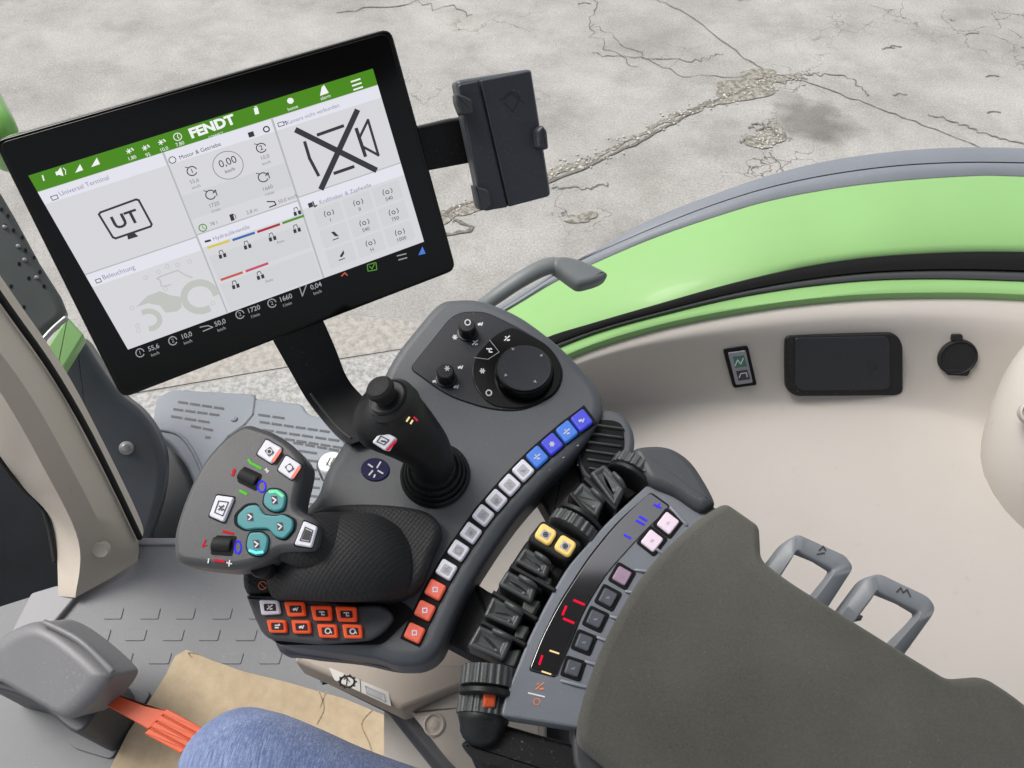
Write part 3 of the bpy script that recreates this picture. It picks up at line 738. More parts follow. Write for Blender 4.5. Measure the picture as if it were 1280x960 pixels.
C_(bm, 215.5, 200, 4.4, 1.0); L_(bm, [(347, 154), (354, 152), (355.5, 156.5), (348.5, 158.5)], 0.9, closed=True); L_(bm, [(354.5, 153.5), (357, 151.5), (358, 156)], 0.9)
C_(bm, 333, 161.5, 3.6, 1.6); poly(bm, SF, [(309.5, 166), (316.5, 163.8), (318.5, 170), (311.5, 172.2)], H3)
for x, y, t_ in ((240, 213.8, '1'), (326.6, 184.8, '2'), (263.3, 243.4, ''), (329, 221.6, '')):
    C_(bm, x, y, 6.2, 1.3, 20, 330, 12); L_(bm, [(x-9, y-5), (x-4, y-4)], 1.0)
    if t_: T(bm, x, y, t_, 8.5, bold=0.01)
    else: L_(bm, [(x+3, y-2), (x+6, y-6), (x+8, y+1)], 1.2)
spart(bm, 'lcd_dark', 'writing')
bm = bmesh.new(); C_(bm, 285, 206.5, 19, 0.9, n=36)
for x, y, s_ in ((243, 226.5, '55,6'), (331, 196.6, '10,0'), (267.5, 256, '1720'), (334.5, 235, '1660')): T(bm, x, y, s_, 7); T(bm, x+2.3, y+7, 'km/h' if y < 230 else '1/min', 5.6)
T(bm, 267, 279.5, '78 l', 6.5); T(bm, 315, 264, '2,8 m', 6.5); T(bm, 360, 248.5, '50,0 km/h', 6.5)
T(bm, 350.6, 302, 'Auto', 5); T(bm, 336.5, 350.6, 'Auto', 5)
spart(bm, 'lcd_mid', 'writing')
bm = bmesh.new(); C_(bm, 253.5, 284.7, 4.8, 1.3); L_(bm, [(253, 282), (253.5, 285), (256, 285.5)], 0.9); spart(bm, 'lcd_grn', 'clock_symbol')
bm = bmesh.new()
T(bm, 284.6, 202.5, '0,00', 13.5); T(bm, 287.5, 213, 'km/h', 6.6)
poly(bm, SF, [(286.5, 268.5), (291, 267), (293.5, 275), (289, 276.5)], H3); L_(bm, [(291, 267.5), (294, 269), (295, 273)], 0.8)
L_(bm, [(334, 252), (343, 252), (345, 256), (337, 259)], 1.5)
poly(bm, SF, [(255.5, 301), (263, 299), (264, 301.5), (256.5, 303.5)], H3)
poly(bm, SF, [(384.5, 254.5), (390, 252.6), (392, 258), (386.5, 260)], H3); L_(bm, [(391, 252), (393.5, 258.5), (396, 256.5)], 1.6)
for x, y in ((277.5, 317.5), (308.8, 306), (340, 296), (371, 264), (370.6, 285.6), (294, 355.6), (325, 344)):
    for dx in (-4.4, 0.9):
        dy = -dx*0.34; poly(bm, SF, [(x+dx, y+dy), (x+dx+3.6, y+dy-1.2), (x+dx+5, y+dy+3.6), (x+dx+1.4, y+dy+4.8)], H3)
    L_(bm, [(x-3.2, y), (x-3.6, y-3.6), (x-0.2, y-5), (x+1.8, y-1.6)], 0.9)
L_(bm, [(125.5, 265.5), (170, 249.3), (173.4, 250.3), (189.6, 280.3), (188.5, 283), (144.5, 298), (141, 296.5), (123.6, 268)], 2.7, closed=True)
T(bm, 157, 275, 'UT', 24, bold=0.022, sx=1.1)
poly(bm, SF, [(159, 294), (168, 291), (173, 295.5), (160, 299.5)], H3)
k_ = lambda l, w_: stroke(bm, SF, l, w_, H4, 0.0001)
k_([(369, 162), (471, 213)], 7.2); k_([(447, 137), (401, 237)], 7.2)
k_([(396, 169), (430, 157)], 4.0); k_([(381, 178), (387, 198), (398, 219)], 4.0); k_([(417, 217), (443, 208)], 4.0)
k_([(445, 160), (457, 196)], 4.4); k_([(449, 173), (460, 150), (473, 194), (453, 183)], 3.2)
for i in range(3):
    for j in range(3):
        x, y = 411 + 36.6*i + 7.7*j, 267 - 13.4*i + 25.3*j
        if i == 0 and j > 0:
            poly(bm, SF, [(x-5, y-2), (x-1, y-3), (x+5, y+3), (x, y+3)] if j == 1 else [(x-2, y+3), (x+3, y-5), (x+4, y-1), (x+1, y+4)], H3); L_(bm, [(x-3, y+8), (x+5, y+5)], 1.1)
        else:
            L_(bm, [(x-5, y-3), (x-5.5, y+1), (x-4, y+4)], 0.9); L_(bm, [(x+4, y-5), (x+6, y-2), (x+5.5, y+1)], 0.9)
            C_(bm, x, y, 2.2, 0.9, n=8); T(bm, x+2.2, y+8, ['1', 'E', '', 'II', '540', 'H', '540', '750', '1000'][i*3+j], 6.5)
spart(bm, 'lcd_dark', 'writing')
for a, b, c_ in (((259, 310), (287, 300.8), 'lcd_yellow'), ((290.6, 300.2), (318.6, 290.8), 'lcd_blue'), ((321.5, 290), (350, 280.2), 'lcd_red'), ((353, 279), (380, 269.6), 'lcd_grn'), ((275.8, 350), (303.5, 340.4), 'lcd_orange'), ((307, 339.2), (335.4, 329), 'lcd_pink')):
    bm = bmesh.new(); L_(bm, [a, b], 3.0); spart(bm, c_, 'valve_bar')
bm = bmesh.new()
k3_ = lambda l, w_: stroke(bm, SF, l, w_, H3, 0.00005)
ringstroke(bm, SF, 250, 371, 20, 8.5, H3, 60, 345, 26, ry=17.5); ringstroke(bm, SF, 186, 400, 13.5, 6.5, H3, -120, 80, 20, ry=11)
poly(bm, SF, [(170, 384), (184, 370), (200, 364), (213, 369), (226, 371), (227, 384), (222, 389), (207, 391), (200, 382), (185, 379)], H3)
k3_([(202, 358), (200, 350), (196, 348), (202, 345), (222, 338), (232, 344), (240, 347)], 1.8); k3_([(203, 358), (214, 356)], 1.6)
for x, y in ((182, 347), (198, 340), (209, 333), (222, 331), (237, 327), (207, 361), (165, 385), (172, 407), (173, 413), (266, 379)): C_(bm, x, y, 2.6, 0.8, n=8)
spart(bm, 'lcd_tractor', 'tractor_picture')
# status strip
bm = bmesh.new()
for k, (x, y, s_, un) in enumerate([(188, 436, '55,6', 'km/h'), (229, 421, '10,0', 'km/h'), (271, 405, '50,0', 'km/h'), (313, 388, '1720', '1/min'), (353, 374, '1660', '1/min'), (391, 359, '0,04', 'km/h')]):
    d = (0.945, -0.34)
    text(bm, SF, x+4, y-1.5, s_, 8.6, d, H2, bold=0.012); text(bm, SF, x+6, y+6.5, un, 5.5, d, H2)
    cx, cy = x-13, y+5
    if k in (0, 1, 3, 4): ringstroke(bm, SF, cx, cy, 5.2, 1.2, H2, 20, 340, 12); text(bm, SF, cx, cy, '1212 '[k] if k < 4 else '2', 7, d, H2)
    elif k == 2: stroke(bm, SF, [(cx-8, cy-1), (cx+2, cy-3), (cx+8, cy-1), (cx-4, cy+4)], 1.2, H2)
    else: stroke(bm, SF, [(cx-4, cy-6), (cx, cy+6), (cx+5, cy-8)], 1.2, H2)
stroke(bm, SF, [(496, 320), (508, 317)], 1.4, H2); stroke(bm, SF, [(498, 325), (509, 322)], 1.4, H2)
part('status_writing', bm, 'lcd_status', dt, wn=False)
bm = bmesh.new(); poly(bm, SF, [(523, 319), (532, 317), (528, 308)], H2); part('arrow_light', bm, 'tri_blue', dt, wn=False)
bm = bmesh.new(); stroke(bm, SF, rnd([(459, 331), (470, 328), (471, 337), (460, 339)], 1), 1.2, H2, closed=True); stroke(bm, SF, [(462, 333), (465, 336), (468, 330)], 1.2, H2); part('status_symbol', bm, 'lcd_grn', dt, wn=False)
bm = bmesh.new(); stroke(bm, SF, [(427, 345), (431, 341), (434, 344)], 1.5, H2); part('status_symbol', bm, 'lcd_orange', dt, wn=False)

# ------------------------------------------------------------------ console frame of reference
CF = Frame(pz(600, 600, 2.0), (0, -sin(radians(8)), cos(radians(8))))
def cp(x, y, h): return CF.p(x, y, h)
# arm of the display
def slab(A, B_, bm=None):
    """A, B_: lists of 3d points for the two faces of a curved flat bar"""
    bm = bm or bmesh.new()
    rows = [A[0], A[1], B_[1], B_[0]]
    V = [[bm.verts.new(p) for p in r] for r in rows]
    for i in range(4):
        a, b = V[i], V[(i+1) % 4]
        for j in range(len(a)-1): bm.faces.new((a[j], a[j+1], b[j+1], b[j]))
    bm.faces.new([v[0] for v in V]); bm.faces.new([v[-1] for v in reversed(V)])
    return bm
Lp = smo([(322, 392), (364, 466), (380, 494), (400, 520), (418, 540), (438, 555)], 6, False)
Rp = smo([(386, 360), (417, 430), (433, 470), (450, 492), (474, 514), (500, 536)], 6, False)
def armp(l, k, off):
    tt = 1 - k / (len(Lp) - 1); tt = tt**1.3
    pa = SF.p(l[0], l[1], -0.028); pb = cp(l[0], l[1], 0.010)
    return CAM + ray(*l).normalized() * (((pa-CAM).length)*tt + ((pb-CAM).length)*(1-tt)) + off
offv = Vector((-0.1, 0.35, -0.9)).normalized()*0.018
bm = slab([[armp(l, k, Vector()) for k, l in enumerate(Lp)], [armp(r, k, Vector()) for k, r in enumerate(Rp)]],
          [[armp(l, k, offv) for k, l in enumerate(Lp)], [armp(r, k, offv) for k, r in enumerate(Rp)]])
bmesh.ops.bevel(bm, geom=[e for e in bm.edges if e.is_manifold and e.calc_face_angle(0) > 0.9], offset=0.003, segments=3, affect='EDGES')
da = part('support_arm', bm, 'stick', dt, sharp=50)
bm = sweep([(armp((l[0]+9, l[1]-1), k, -offv*0.05), 0.0012, 0.0012) for k, l in enumerate(Lp) if 12 <= k <= 27], 8, 2)
part('edge_ridge', bm, 'shell_dark', da)

# phone holder and its bar
HF = Frame(SF.p(628, 175, 0.012), (0.30, -0.78, 0.55))
ph = thing('phone_holder', 'dark grey phone cradle clamped on a black bar beside the touchscreen', 'phone holder', HF.p(590, 190, -0.03))
part('mounting_bar', prism(Frame(SF.p(560, 190, -0.016), (0.33, -0.80, 0.5)), rnd([(515, 160), (560, 149), (620, 140), (625, 195), (590, 203), (520, 216)], 3), 0.004, 0.014, 0.003), 'black', ph)
part('back_shell', prism(HF, rnd([(568, 101, 7), (663, 86, 6), (688, 245, 6), (603, 265, 8)], 6), 0.0, 0.016, 0.004), 'shell', ph)
part('front_plate', prism(HF, rnd([(572, 106, 4), (597, 101, 2), (634, 259, 2), (603, 264, 6)], 3), 0.0035, 0.004, 0.0015), 'holder', ph)
part('front_plate', prism(HF, rnd([(600, 100.5, 2), (663, 88, 5), (687, 245, 5), (636, 258.5, 2)], 3), 0.0045, 0.006, 0.0015), 'holder', ph)
part('clamp', prism(HF, rnd([(569, 117), (580, 120), (590, 125), (592, 142), (576, 144), (570, 128)], 3), 0.010, 0.012, 0.002), 'shell_dark', ph)
part('clamp', prism(HF, rnd([(592, 231), (600, 234), (611, 238), (614, 256), (602, 264), (597, 258)], 3), 0.010, 0.012, 0.002), 'shell_dark', ph)
part('clamp', prism(HF, rnd([(670, 163), (677, 156), (683, 164), (685, 186), (677, 188), (671, 185)], 3), 0.014, 0.018, 0.003), 'holder', ph)
bm = bmesh.new(); k2 = lambda l, w_: stroke(bm, HF, l, w_, 0.0047)
k2([(625, 125), (640, 117), (655, 128)], 1.2); k2([(630, 128), (641, 140), (650, 121)], 1.2); ringstroke(bm, HF, 640, 124, 9, 1.0, 0.0047, 180, 360, 10)
part('emblem', bm, M['emboss'], ph, wn=False)

# ------------------------------------------------------------------ control console
cc = thing('control_console', 'grey control console with curved key row, rotary dial and touch disc, under the joystick', 'control console', cp(560, 700, -0.06))
top = smo([(548, 384), (572, 378), (604, 380), (648, 398), (690, 428), (722, 458), (746, 488), (753, 512), (747, 532), (719, 571), (684, 606), (646, 649), (611, 699), (581, 749), (562, 792), (549, 818), (528, 832), (498, 833), (470, 824), (430, 818), (385, 812), (352, 806), (338, 794), (332, 760), (340, 715), (375, 650), (398, 622), (410, 590), (441, 540), (466, 503), (492, 452), (520, 415)], 4)
part('shell', prism(CF, top, 0.0, 0.040, 0.010, 6, Rin=0.011), 'shell', cc, sharp=60)
# lower skirt
low = smo([(560, 400), (640, 408), (712, 470), (738, 520), (716, 562), (674, 604), (631, 659), (579, 739), (552, 797), (532, 832), (500, 838), (450, 828), (380, 820), (345, 805), (345, 700), (420, 600), (470, 520)], 4)
part('under_tray', prism(CF, low, -0.036, 0.018, 0.004, 3), 'shell_dark', cc, sharp=60)
# tear-shaped control plate
tp = [(513, 461, 8), (569, 391, 18), (606, 390, 14), (650, 411, 20), (690, 436, 20), (705, 466, 24), (696, 492, 18), (655, 514, 22), (612, 512, 20), (560, 495, 20)]
part('plate_joint', prism(CF, rnd([(x + (x-615)*0.012, y + (y-455)*0.015, r) for x, y, r in tp], 10, 8), 0.0003, 0.002, 0.0), 'joint', cc)
pl = part('control_plate', prism(CF, rnd(tp, 10, 8), 0.0012, 0.003, 0.0008), 'plate', cc)
# dial with touch disc
ppm = CF.ppm(655, 460)
ringpts = rnd([(617, 420, 10), (640, 408, 10), (690, 434, 20), (704, 466, 24), (696, 492, 20), (655, 513, 22), (612, 509, 18), (590, 480, 20), (590, 450, 18)], 14, 8)
part('dial_ring', prism(CF, ringpts, 0.0022, 0.003, 0.0012), 'glossring', cc)
c0 = CF.p(655, 470, 0.0); r0 = 0.0262
part('dial', lathe(c0, CF.n, [(r0*1.06, 0), (r0*1.05, 0.006), (r0*1.0, 0.0125), (r0*0.96, 0.0135), (0.001, 0.0135)], 56), 'glossring', cc)
disc = part('touch_disc', lathe(c0, CF.n, [(r0*0.93, 0.012), (r0*0.93, 0.0148), (r0*0.91, 0.0152), (r0*0.86, 0.0150), (0.001, 0.0148)], 56), 'plate', cc)
bm = bmesh.new()
for x, y, a in ((641, 436, 225), (677, 444, -45), (669, 477, 45), (632, 469, 135)):
    for s_ in (0, 140, 220): pass
    d = [(x + 2.6*cos(radians(a+t)), y + 2.3*sin(radians(a+t))) for t in (0, 130, 230)]
    poly(bm, CF, d, 0.0155)
part('arrow_mark', bm, 'print_grey', disc, wn=False)
bm = bmesh.new()
def ic(bm, fr, x, y, h, k, s=3.4, w_=1.0):
    if k == 0:
        for a in (0, 60, 120): stroke(bm, fr, [(x-s*cos(radians(a)), y-s*sin(radians(a))), (x+s*cos(radians(a)), y+s*sin(radians(a)))], w_, h)
    elif k == 1: stroke(bm, fr, [(x-s, y-s), (x+s, y-s), (x+s, y+s), (x-s, y+s)], w_, h, closed=True)
    elif k == 2: stroke(bm, fr, [(x-s, y+s*.7), (x-s*.1, y-s*.1), (x+s*.9, y-s*.9)], w_, h); stroke(bm, fr, [(x-s*.1, y+s*.7), (x+s, y+s*.5)], w_*1.3, h); stroke(bm, fr, [(x-s*.8, y-s*.5), (x-s*.3, y-s*.7)], w_, h)
    elif k == 3: ringstroke(bm, fr, x, y, s, w_, h, n=12)
    elif k == 4: stroke(bm, fr, [(x-s, y+s*.3), (x+s*.2, y-s*.2)], w_*1.8, h); stroke(bm, fr, [(x+s*.3, y+s*.7), (x+s*.9, y-s*.7)], w_, h)
    elif k == 5: stroke(bm, fr, [(x-s, y-s*.6), (x, y-s*.6), (x, y+s*.6), (x+s, y+s*.6)], w_, h); stroke(bm, fr, [(x+s*.3, y-s*.8), (x+s, y-s*.3)], w_, h)
    elif k == 6: ringstroke(bm, fr, x, y, s*.55, w_, h, n=10); stroke(bm, fr, [(x-s, y+s), (x+s, y+s)], w_, h)
    elif k == 7: stroke(bm, fr, [(x-s, y-s*.4), (x+s, y-s*.4)], w_, h); stroke(bm, fr, [(x-s, y+s*.5), (x+s*.6, y+s*.5)], w_*1.3, h); stroke(bm, fr, [(x+s*.5, y-s), (x+s, y-s*.4)], w_, h)
for x, y, k in ((600.5, 405, 4), (568.7, 421.5, 0), (594, 428.4, 2), (575.6, 459, 4), (544, 476.5, 4), (570.4, 483.4, 4)): ic(bm, CF, x, y, 0.0016, k, 3.2, 1.5)
part('symbol', bm, 'print_white', pl, wn=False)
bm = bmesh.new()
for x, y, k in ((634, 423, 2), (611.7, 438, 5), (603, 463.6, 0), (611, 491, 3)): ic(bm, CF, x, y, 0.0026, k, 3.4, 1.5)
part('symbol', bm, 'print_white', cc, wn=False)
bm = bmesh.new(); stroke(bm, CF, [(593, 447), (610, 449), (624, 440), (612, 425)], 0.8, 0.0026); part('key_gap_line', bm, 'print_grey', cc, wn=False)
for (x, y, bx, by, k) in ((584.5, 404, 584.5, 417, 3), (559, 461.5, 558, 474, 0)):
    r = 0.0082
    kb = part('rotary_knob', lathe(CF.p(bx, by, 0), CF.n, [(r*1.25, 0), (r*1.2, 0.0025), (r*1.0, 0.003), (r*0.97, 0.0135), (r*0.85, 0.0150), (0.001, 0.0152)], 40, mod=lambda i, h: 1 + (0.03 if i % 2 else 0)*(0.004 < h < 0.014)), 'stick', cc)
    bm = bmesh.new(); ic(bm, CF, x, y-1, 0.0156, k, 3.4, 1.3); part('symbol', bm, 'print_white', kb, wn=False)

# curved key row
keys = [(727, 525.5), (708.5, 539.5), (690, 555), (671.5, 571), (654, 588), (637, 606), (620.5, 625), (604, 644), (588.5, 666), (573, 688), (558, 712), (544, 737), (531, 763), (518, 791)]
def tang(i):
    a = keys[max(0, i-1)]; b = keys[min(len(keys)-1, i+1)]
    return math.degrees(math.atan2(b[1]-a[1], b[0]-a[0]))
side = []
def offk(i, o, al=0):
    t = radians(tang(i)); return (keys[i][0] + cos(t)*al - sin(t)*o, keys[i][1] + sin(t)*al + cos(t)*o)
trough = [offk(i, 13.5, (-14 if i == 0 else 14 if i == 13 else 0)) for i in range(14)] + [offk(i, -13.5, (-14 if i == 0 else 14 if i == 13 else 0)) for i in reversed(range(14))]
part('key_trough', prism(CF, trough, 0.0005, 0.003, 0.0003, 2), 'joint', cc)
kinds = ['bluekey', 'cyankey', 'bluekey', 'cyankey'] + ['whitekey']*7 + ['redkey']*3
M['dim'] = mat('key face inset', (0.42, 0.42, 0.46), 0.5, 0.3)
for i, (x, y) in enumerate(keys):
    q = rnd(quadc(x, y, 20.5, 21.5, tang(i)), 3.2, 4)
    kb = part('key', prism(CF, q, 0.0042, 0.0045, 0.0016, 4), kinds[i], cc, label=['blue backlit key', 'white backlit key', 'red backlit key'][0 if i < 4 else 1 if i < 11 else 2])
    if 4 <= i < 11:
        bm = bmesh.new(); poly(bm, CF, rnd(quadc(x, y, 12, 12, tang(i)), 2), 0.0045); inl = part('key_inlay', bm, 'dim', kb, wn=False)
        bm = bmesh.new(); ic(bm, CF, x, y, 0.0049, i % 8, 3.4, 0.9); part('symbol', bm, 'print_grey', kb, wn=False)
    else:
        bm = bmesh.new(); ic(bm, CF, x, y, 0.0046, [4, 2, 0, 2][i] if i < 4 else 1, 3.6 if i < 4 else 2.6, 1.6); part('symbol', bm, 'led_white', kb, wn=False)
bm = bmesh.new()
for i in range(1, 14):
    x, y = offk(i, -22, 0); 
    ic(bm, CF, x, y, -0.0012, 4, 1.3, 0.7)
part('symbol', bm, 'print_grey', cc, wn=False)

# navy badge
bm = prism(CF, circ(469, 587, 18, 14.5, 32), 0.0012, 0.002, 0.0006)
bd = part('badge', bm, 'navy', cc)
bm = bmesh.new()
for a, b in (((460, 580), (466, 584)), ((471, 585), (476, 577)), ((472, 588), (479, 592)), ((461, 594), (466, 588)), ((467, 597), (469, 593))): stroke(bm, CF, [a, b], 2.0, 0.0016)
part('symbol', bm, 'print_white', bd, wn=False)

# white round cap sticking out behind the console
# ------------------------------------------------------------------ joystick
js = thing('joystick', 'black joystick with ribbed boot and thumb knob rising from the grey console', 'joystick', cp(544, 594, 0.0))
cj = cp(544, 594, 0.0)
part('boot', lathe(cj, CF.n, [(0.0300, 0), (0.0298, 0.003), (0.0280, 0.005), (0.0262, 0.004), (0.0262, 0.007), (0.0248, 0.009), (0.0232, 0.008), (0.0230, 0.012), (0.0215, 0.014), (0.0195, 0.013), (0.0185, 0.017), (0.001, 0.018)], 48), 'stick', js, sharp=50)
pts = [(cp(543, 590, 0.004), .0185, .0185), (cp(540, 576, 0.020), .0188, .0185), (cp(531, 559, 0.040), .0200, .0205), (cp(513, 542, 0.058), .0228, .0240), (cp(495, 528, 0.072), .0262, .0275), (cp(481, 519, 0.080), .0275, .0285)]
part('shaft', sweep(pts, 40, 8, up=(0.5, 0.5, 0.7)), 'stick', js, sharp=80, wn=False)
JN = Vector((-0.32, -0.02, 1)).normalized()
ck = cp(486, 500, 0.1005)
part('collar', lathe(ck, JN, [(0.0215, -0.010), (0.0200, 0.0000), (0.0165, 0.0030), (0.0155, 0.0020), (0.0140, 0.0045), (0.001, 0.0045)], 40), 'stick', js)
part('thumb_knob', lathe(ck + JN*0.004, JN, [(0.0088, 0), (0.0082, 0.004), (0.0098, 0.007), (0.0108, 0.0095), (0.0106, 0.0125), (0.0088, 0.0147), (0.0045, 0.0158), (0.001, 0.0160)], 40), 'blackmat', js)
JF = Frame(cp(480, 551, 0.0915), (-0.05, -0.50, 0.87))
kb = part('key', prism(JF, rnd([(478, 537), (496, 548), (482, 564), (465, 553)], 3), 0.0, 0.014, 0.0016), 'whitekey', js)
bm = bmesh.new(); stroke(bm, JF, [(495, 551), (484, 563)], 3, 0.0003); part('red_corner', bm, 'led_pinkred', kb, wn=False)
bm = bmesh.new(); stroke(bm, JF, [(476, 545), (486, 550), (480, 556), (471, 552)], 1.2, 0.0004, closed=True); stroke(bm, JF, [(476, 551), (482, 552)], 2, 0.0004); part('symbol', bm, 'print_dark', kb, wn=False)
JF2 = Frame(cp(514, 520, 0.1005), (0.38, -0.25, 1))
def marks(lst, m, par, fr, h=0.0, w_=2.2):
    bm = bmesh.new()
    for a, b in lst: stroke(bm, fr, [a, b], w_, h, 0.001)
    part('symbol', bm, m, par, wn=False)
marks([((507, 512), (513, 518)), ((517, 521), (522, 526))], 'led_pinkred', js, JF2)
marks([((516, 516), (519, 511)), ((508, 527), (512, 521)), ((513, 530), (516, 525))], 'led_yellow', js, JF2)

# ------------------------------------------------------------------ multifunction grip
gr = thing('multifunction_grip', 'grey multifunction drive grip with teal, white and orange keys and a dimpled palm rest', 'control grip', cp(420, 740, 0.0))
tray = smo([(392, 640), (430, 632), (480, 632), (525, 638), (546, 650), (551, 668), (540, 695), (527, 728), (508, 745), (475, 753), (430, 752), (385, 745), (340, 742), (309, 742), (307, 705), (330, 675)], 4)
part('palm_tray', prism(CF, tray, 0.016, 0.016, 0.006, 5), 'dots', gr, sharp=60)
pts = [(cp(352, 708, 0.020), .026, .012), (cp(385, 701, 0.028), .031, .019), (cp(425, 696, 0.031), .035, .022), (cp(465, 695, 0.026), .0355, .020), (cp(500, 701, 0.011), .029, .012)]
part('palm_rest', sweep(pts, 48, 8), 'dots', gr, sharp=80, wn=False)
KF = Frame(cp(390, 770, 0.012), (0.0, -0.32, 1))
kb_ = rnd([(308, 744, 3), (390, 747, 10), (440, 757, 10), (478, 756, 10), (494, 772, 12), (478, 792, 12), (462, 801, 6), (400, 806, 10), (338, 800, 8), (327, 790, 6), (318, 770, 6)], 6)
bs = part('key_block', prism(KF, kb_, 0.0, 0.020, 0.003, 4), 'shell_dark', gr)
part('shadow_sheet', prism(CF, rnd([(330, 780), (500, 750), (520, 765), (478, 806), (345, 806)], 10), 0.0008, 0.002, 0.0004), 'joint', gr)  # near-black sheet painting shade into the recess below the keys
okeys = [([(324, 750), (347.5, 750.5), (351, 767.5), (327, 769)], 'whitekey'), ([(355, 752), (380, 752.5), (382.5, 770), (360, 771)], 'orangekey'), ([(388, 757), (414, 757.5), (415, 776), (392, 776)], 'orangekey'), ([(419, 758), (445, 759), (446, 777.5), (422.5, 777)], 'orangekey'),
         ([(333, 774.5), (357.5, 775), (359, 791), (337, 791)], 'orangekey'), ([(364, 775), (387.5, 775.5), (389, 792), (367, 792)], 'orangekey'), ([(396, 780), (421, 780.5), (422.5, 797.5), (399.5, 797)], 'orangekey'), ([(427.5, 780), (452, 781), (453, 798), (430.5, 798)], 'orangekey')]
M['keydark'] = mat('dark key icon field', (0.05, 0.015, 0.02), 0.5, 0.3)
for i, (q, m_) in enumerate(okeys):
    kb = part('key', prism(KF, rnd(q, 3, 4), 0.0035, 0.004, 0.0014, 4), m_, gr, label='white key' if i == 0 else 'orange key')
    x = sum(p[0] for p in q)/4; y = sum(p[1] for p in q)/4
    bm = bmesh.new(); poly(bm, KF, rnd([(x-8, y-4.5), (x+7, y-4.5), (x+8, y+4.5), (x-7, y+4.5)], 1.5), 0.0038); part('symbol_field', bm, 'keydark', kb, wn=False)
    bm = bmesh.new(); ic(bm, KF, x, y, 0.0042, [2, 4, 5, 5, 7, 4, 3, 3][i], 3.2, 1.5); 
    if i in (6, 7): stroke(bm, KF, [(x+2, y-3), (x+5, y+3)], 1.3, 0.0042)
    part('symbol', bm, 'print_white', kb, wn=False)
bm = bmesh.new(); ringstroke(bm, CF, 328, 732, 5, 1.2, 0.0166, 20, 340, 14); stroke(bm, CF, [(323, 721), (334, 722)], 0.8, 0.0166); stroke(bm, CF, [(325, 729), (331, 735)], 0.8, 0.0166)
part('symbol', bm, 'print_orange', gr, wn=False)
# head
HDF = Frame(cp(310, 625, 0.066), (-0.08, -0.26, 1))
hd = smo([(312, 533), (328, 537), (346, 544), (367, 558), (382, 576), (383, 592), (376, 622), (376, 638), (392, 648), (401, 660), (398, 684), (388, 690), (367, 691), (351, 693), (333, 704), (312, 710.5), (287, 713), (256, 710), (227, 704), (221, 687), (223, 662), (237, 620), (256, 582), (278, 555), (296, 540)], 4)
hp = part('head', prism(HDF, hd, 0.0, 0.026, 0.007, 6, Rin=0.006), 'head', gr, sharp=60)
pts = [(HDF.p(358, 672, -0.016), .018, .012), (cp(388, 676, 0.046), .022, .015), (cp(420, 676, 0.036), .025, .014), (cp(470, 670, 0.018), .022, .008)]
part('neck', sweep(pts, 32, 8), 'dots', gr, sharp=80, wn=False)
part('thumb_lever', lathe(HDF.p(331, 709, -0.022), HDF.n, [(0.009, -0.004), (0.009, 0.006), (0.008, 0.008), (0.001, 0.008)], 24), 'black', gr)
for i, q in enumerate([[(333, 549), (353, 560.6), (339.6, 580), (321, 568)], [(358, 569), (377, 581.5), (364.6, 600), (347, 588)], [(271, 619), (293, 622), (280, 653), (261.5, 645)], [(380, 651), (397, 658.5), (389.6, 684.6), (368, 681)]]):
    part('key_gap', prism(HDF, rnd([((x-sum(p[0] for p in q)/4)*1.12 + sum(p[0] for p in q)/4, (y-sum(p[1] for p in q)/4)*1.12 + sum(p[1] for p in q)/4) for x, y in q], 3), 0.0003, 0.001, 0.0), 'joint', gr)
    kb = part('key', prism(HDF, rnd(q, 3, 4), 0.0028, 0.003, 0.0012, 4), 'whitekey', gr, label='white key')
    x = sum(p[0] for p in q)/4; y = sum(p[1] for p in q)/4
    if i < 2:
        bm = bmesh.new(); stroke(bm, HDF, [(q[1][0]-2.5, q[1][1]+2), (q[2][0]+1, q[2][1]-3)], 4.0, 0.0031); part('red_corner', bm, 'redkey', kb, wn=False)
        bm = bmesh.new(); poly(bm, HDF, [(x-6, y-1), (x+1, y-6), (x+6, y+1), (x-1, y+6)], 0.0034)
        part('symbol_field', bm, 'print_dark', kb, wn=False)
        bm = bmesh.new(); (ringstroke(bm, HDF, x, y, 3, 1.4, 0.0038, n=12) if i == 0 else poly(bm, HDF, circ(x, y, 3.6, n=12), 0.0038)); part('symbol', bm, 'print_white', kb, wn=False)
    else:
        bm = bmesh.new(); c_ = [((p[0]-x)*0.55+x, (p[1]-y)*0.55+y) for p in q]; stroke(bm, HDF, c_, 1.3, 0.0031, closed=True)
        if i == 3: poly(bm, HDF, [((p[0]-x)*0.42+x, (p[1]-y)*0.42+y) for p in q], 0.0034)
        else: ic(bm, HDF, x, y, 0.0034, 2, 3.5, 1.3)
        part('symbol', bm, 'print_dark', kb, wn=False)
for q in ([(305, 582.5), (328, 593), (320, 614), (296, 602)], [(270, 669), (296, 670), (289.6, 695), (262.5, 693)]):
    part('roller_slot', prism(HDF, rnd(q, 3), 0.0004, 0.002, 0.0), 'joint', gr)
    a = HDF.p(*[(q[0][k]+q[3][k])/2 for k in (0, 1)], -0.003); b = HDF.p(*[(q[1][k]+q[2][k])/2 for k in (0, 1)], -0.003)
    L_ = (HDF.p(*q[0]) - HDF.p(*q[3])).length/2*0.88
    ax = (b - a).normalized()
    part('roller', lathe(a + ax*0.001, ax, [(L_*0.9, 0), (L_, 0.001), (L_, (b-a).length-0.003), (L_*0.9, (b-a).length-0.002)], 36, mod=lambda i, h: 1 + (0.04 if i % 2 else 0)), 'blackmat', gr)
def mk(m_, segs, w_): 
    bm = bmesh.new()
    for s_ in segs: stroke(bm, HDF, s_, w_, 0.0004)
    part('light_mark', bm, m_, gr, wn=False)
mk('led_green', [[(312, 578), (327, 586)], [(299, 613), (309, 618)], [(310, 574), (313, 578)]], 3)
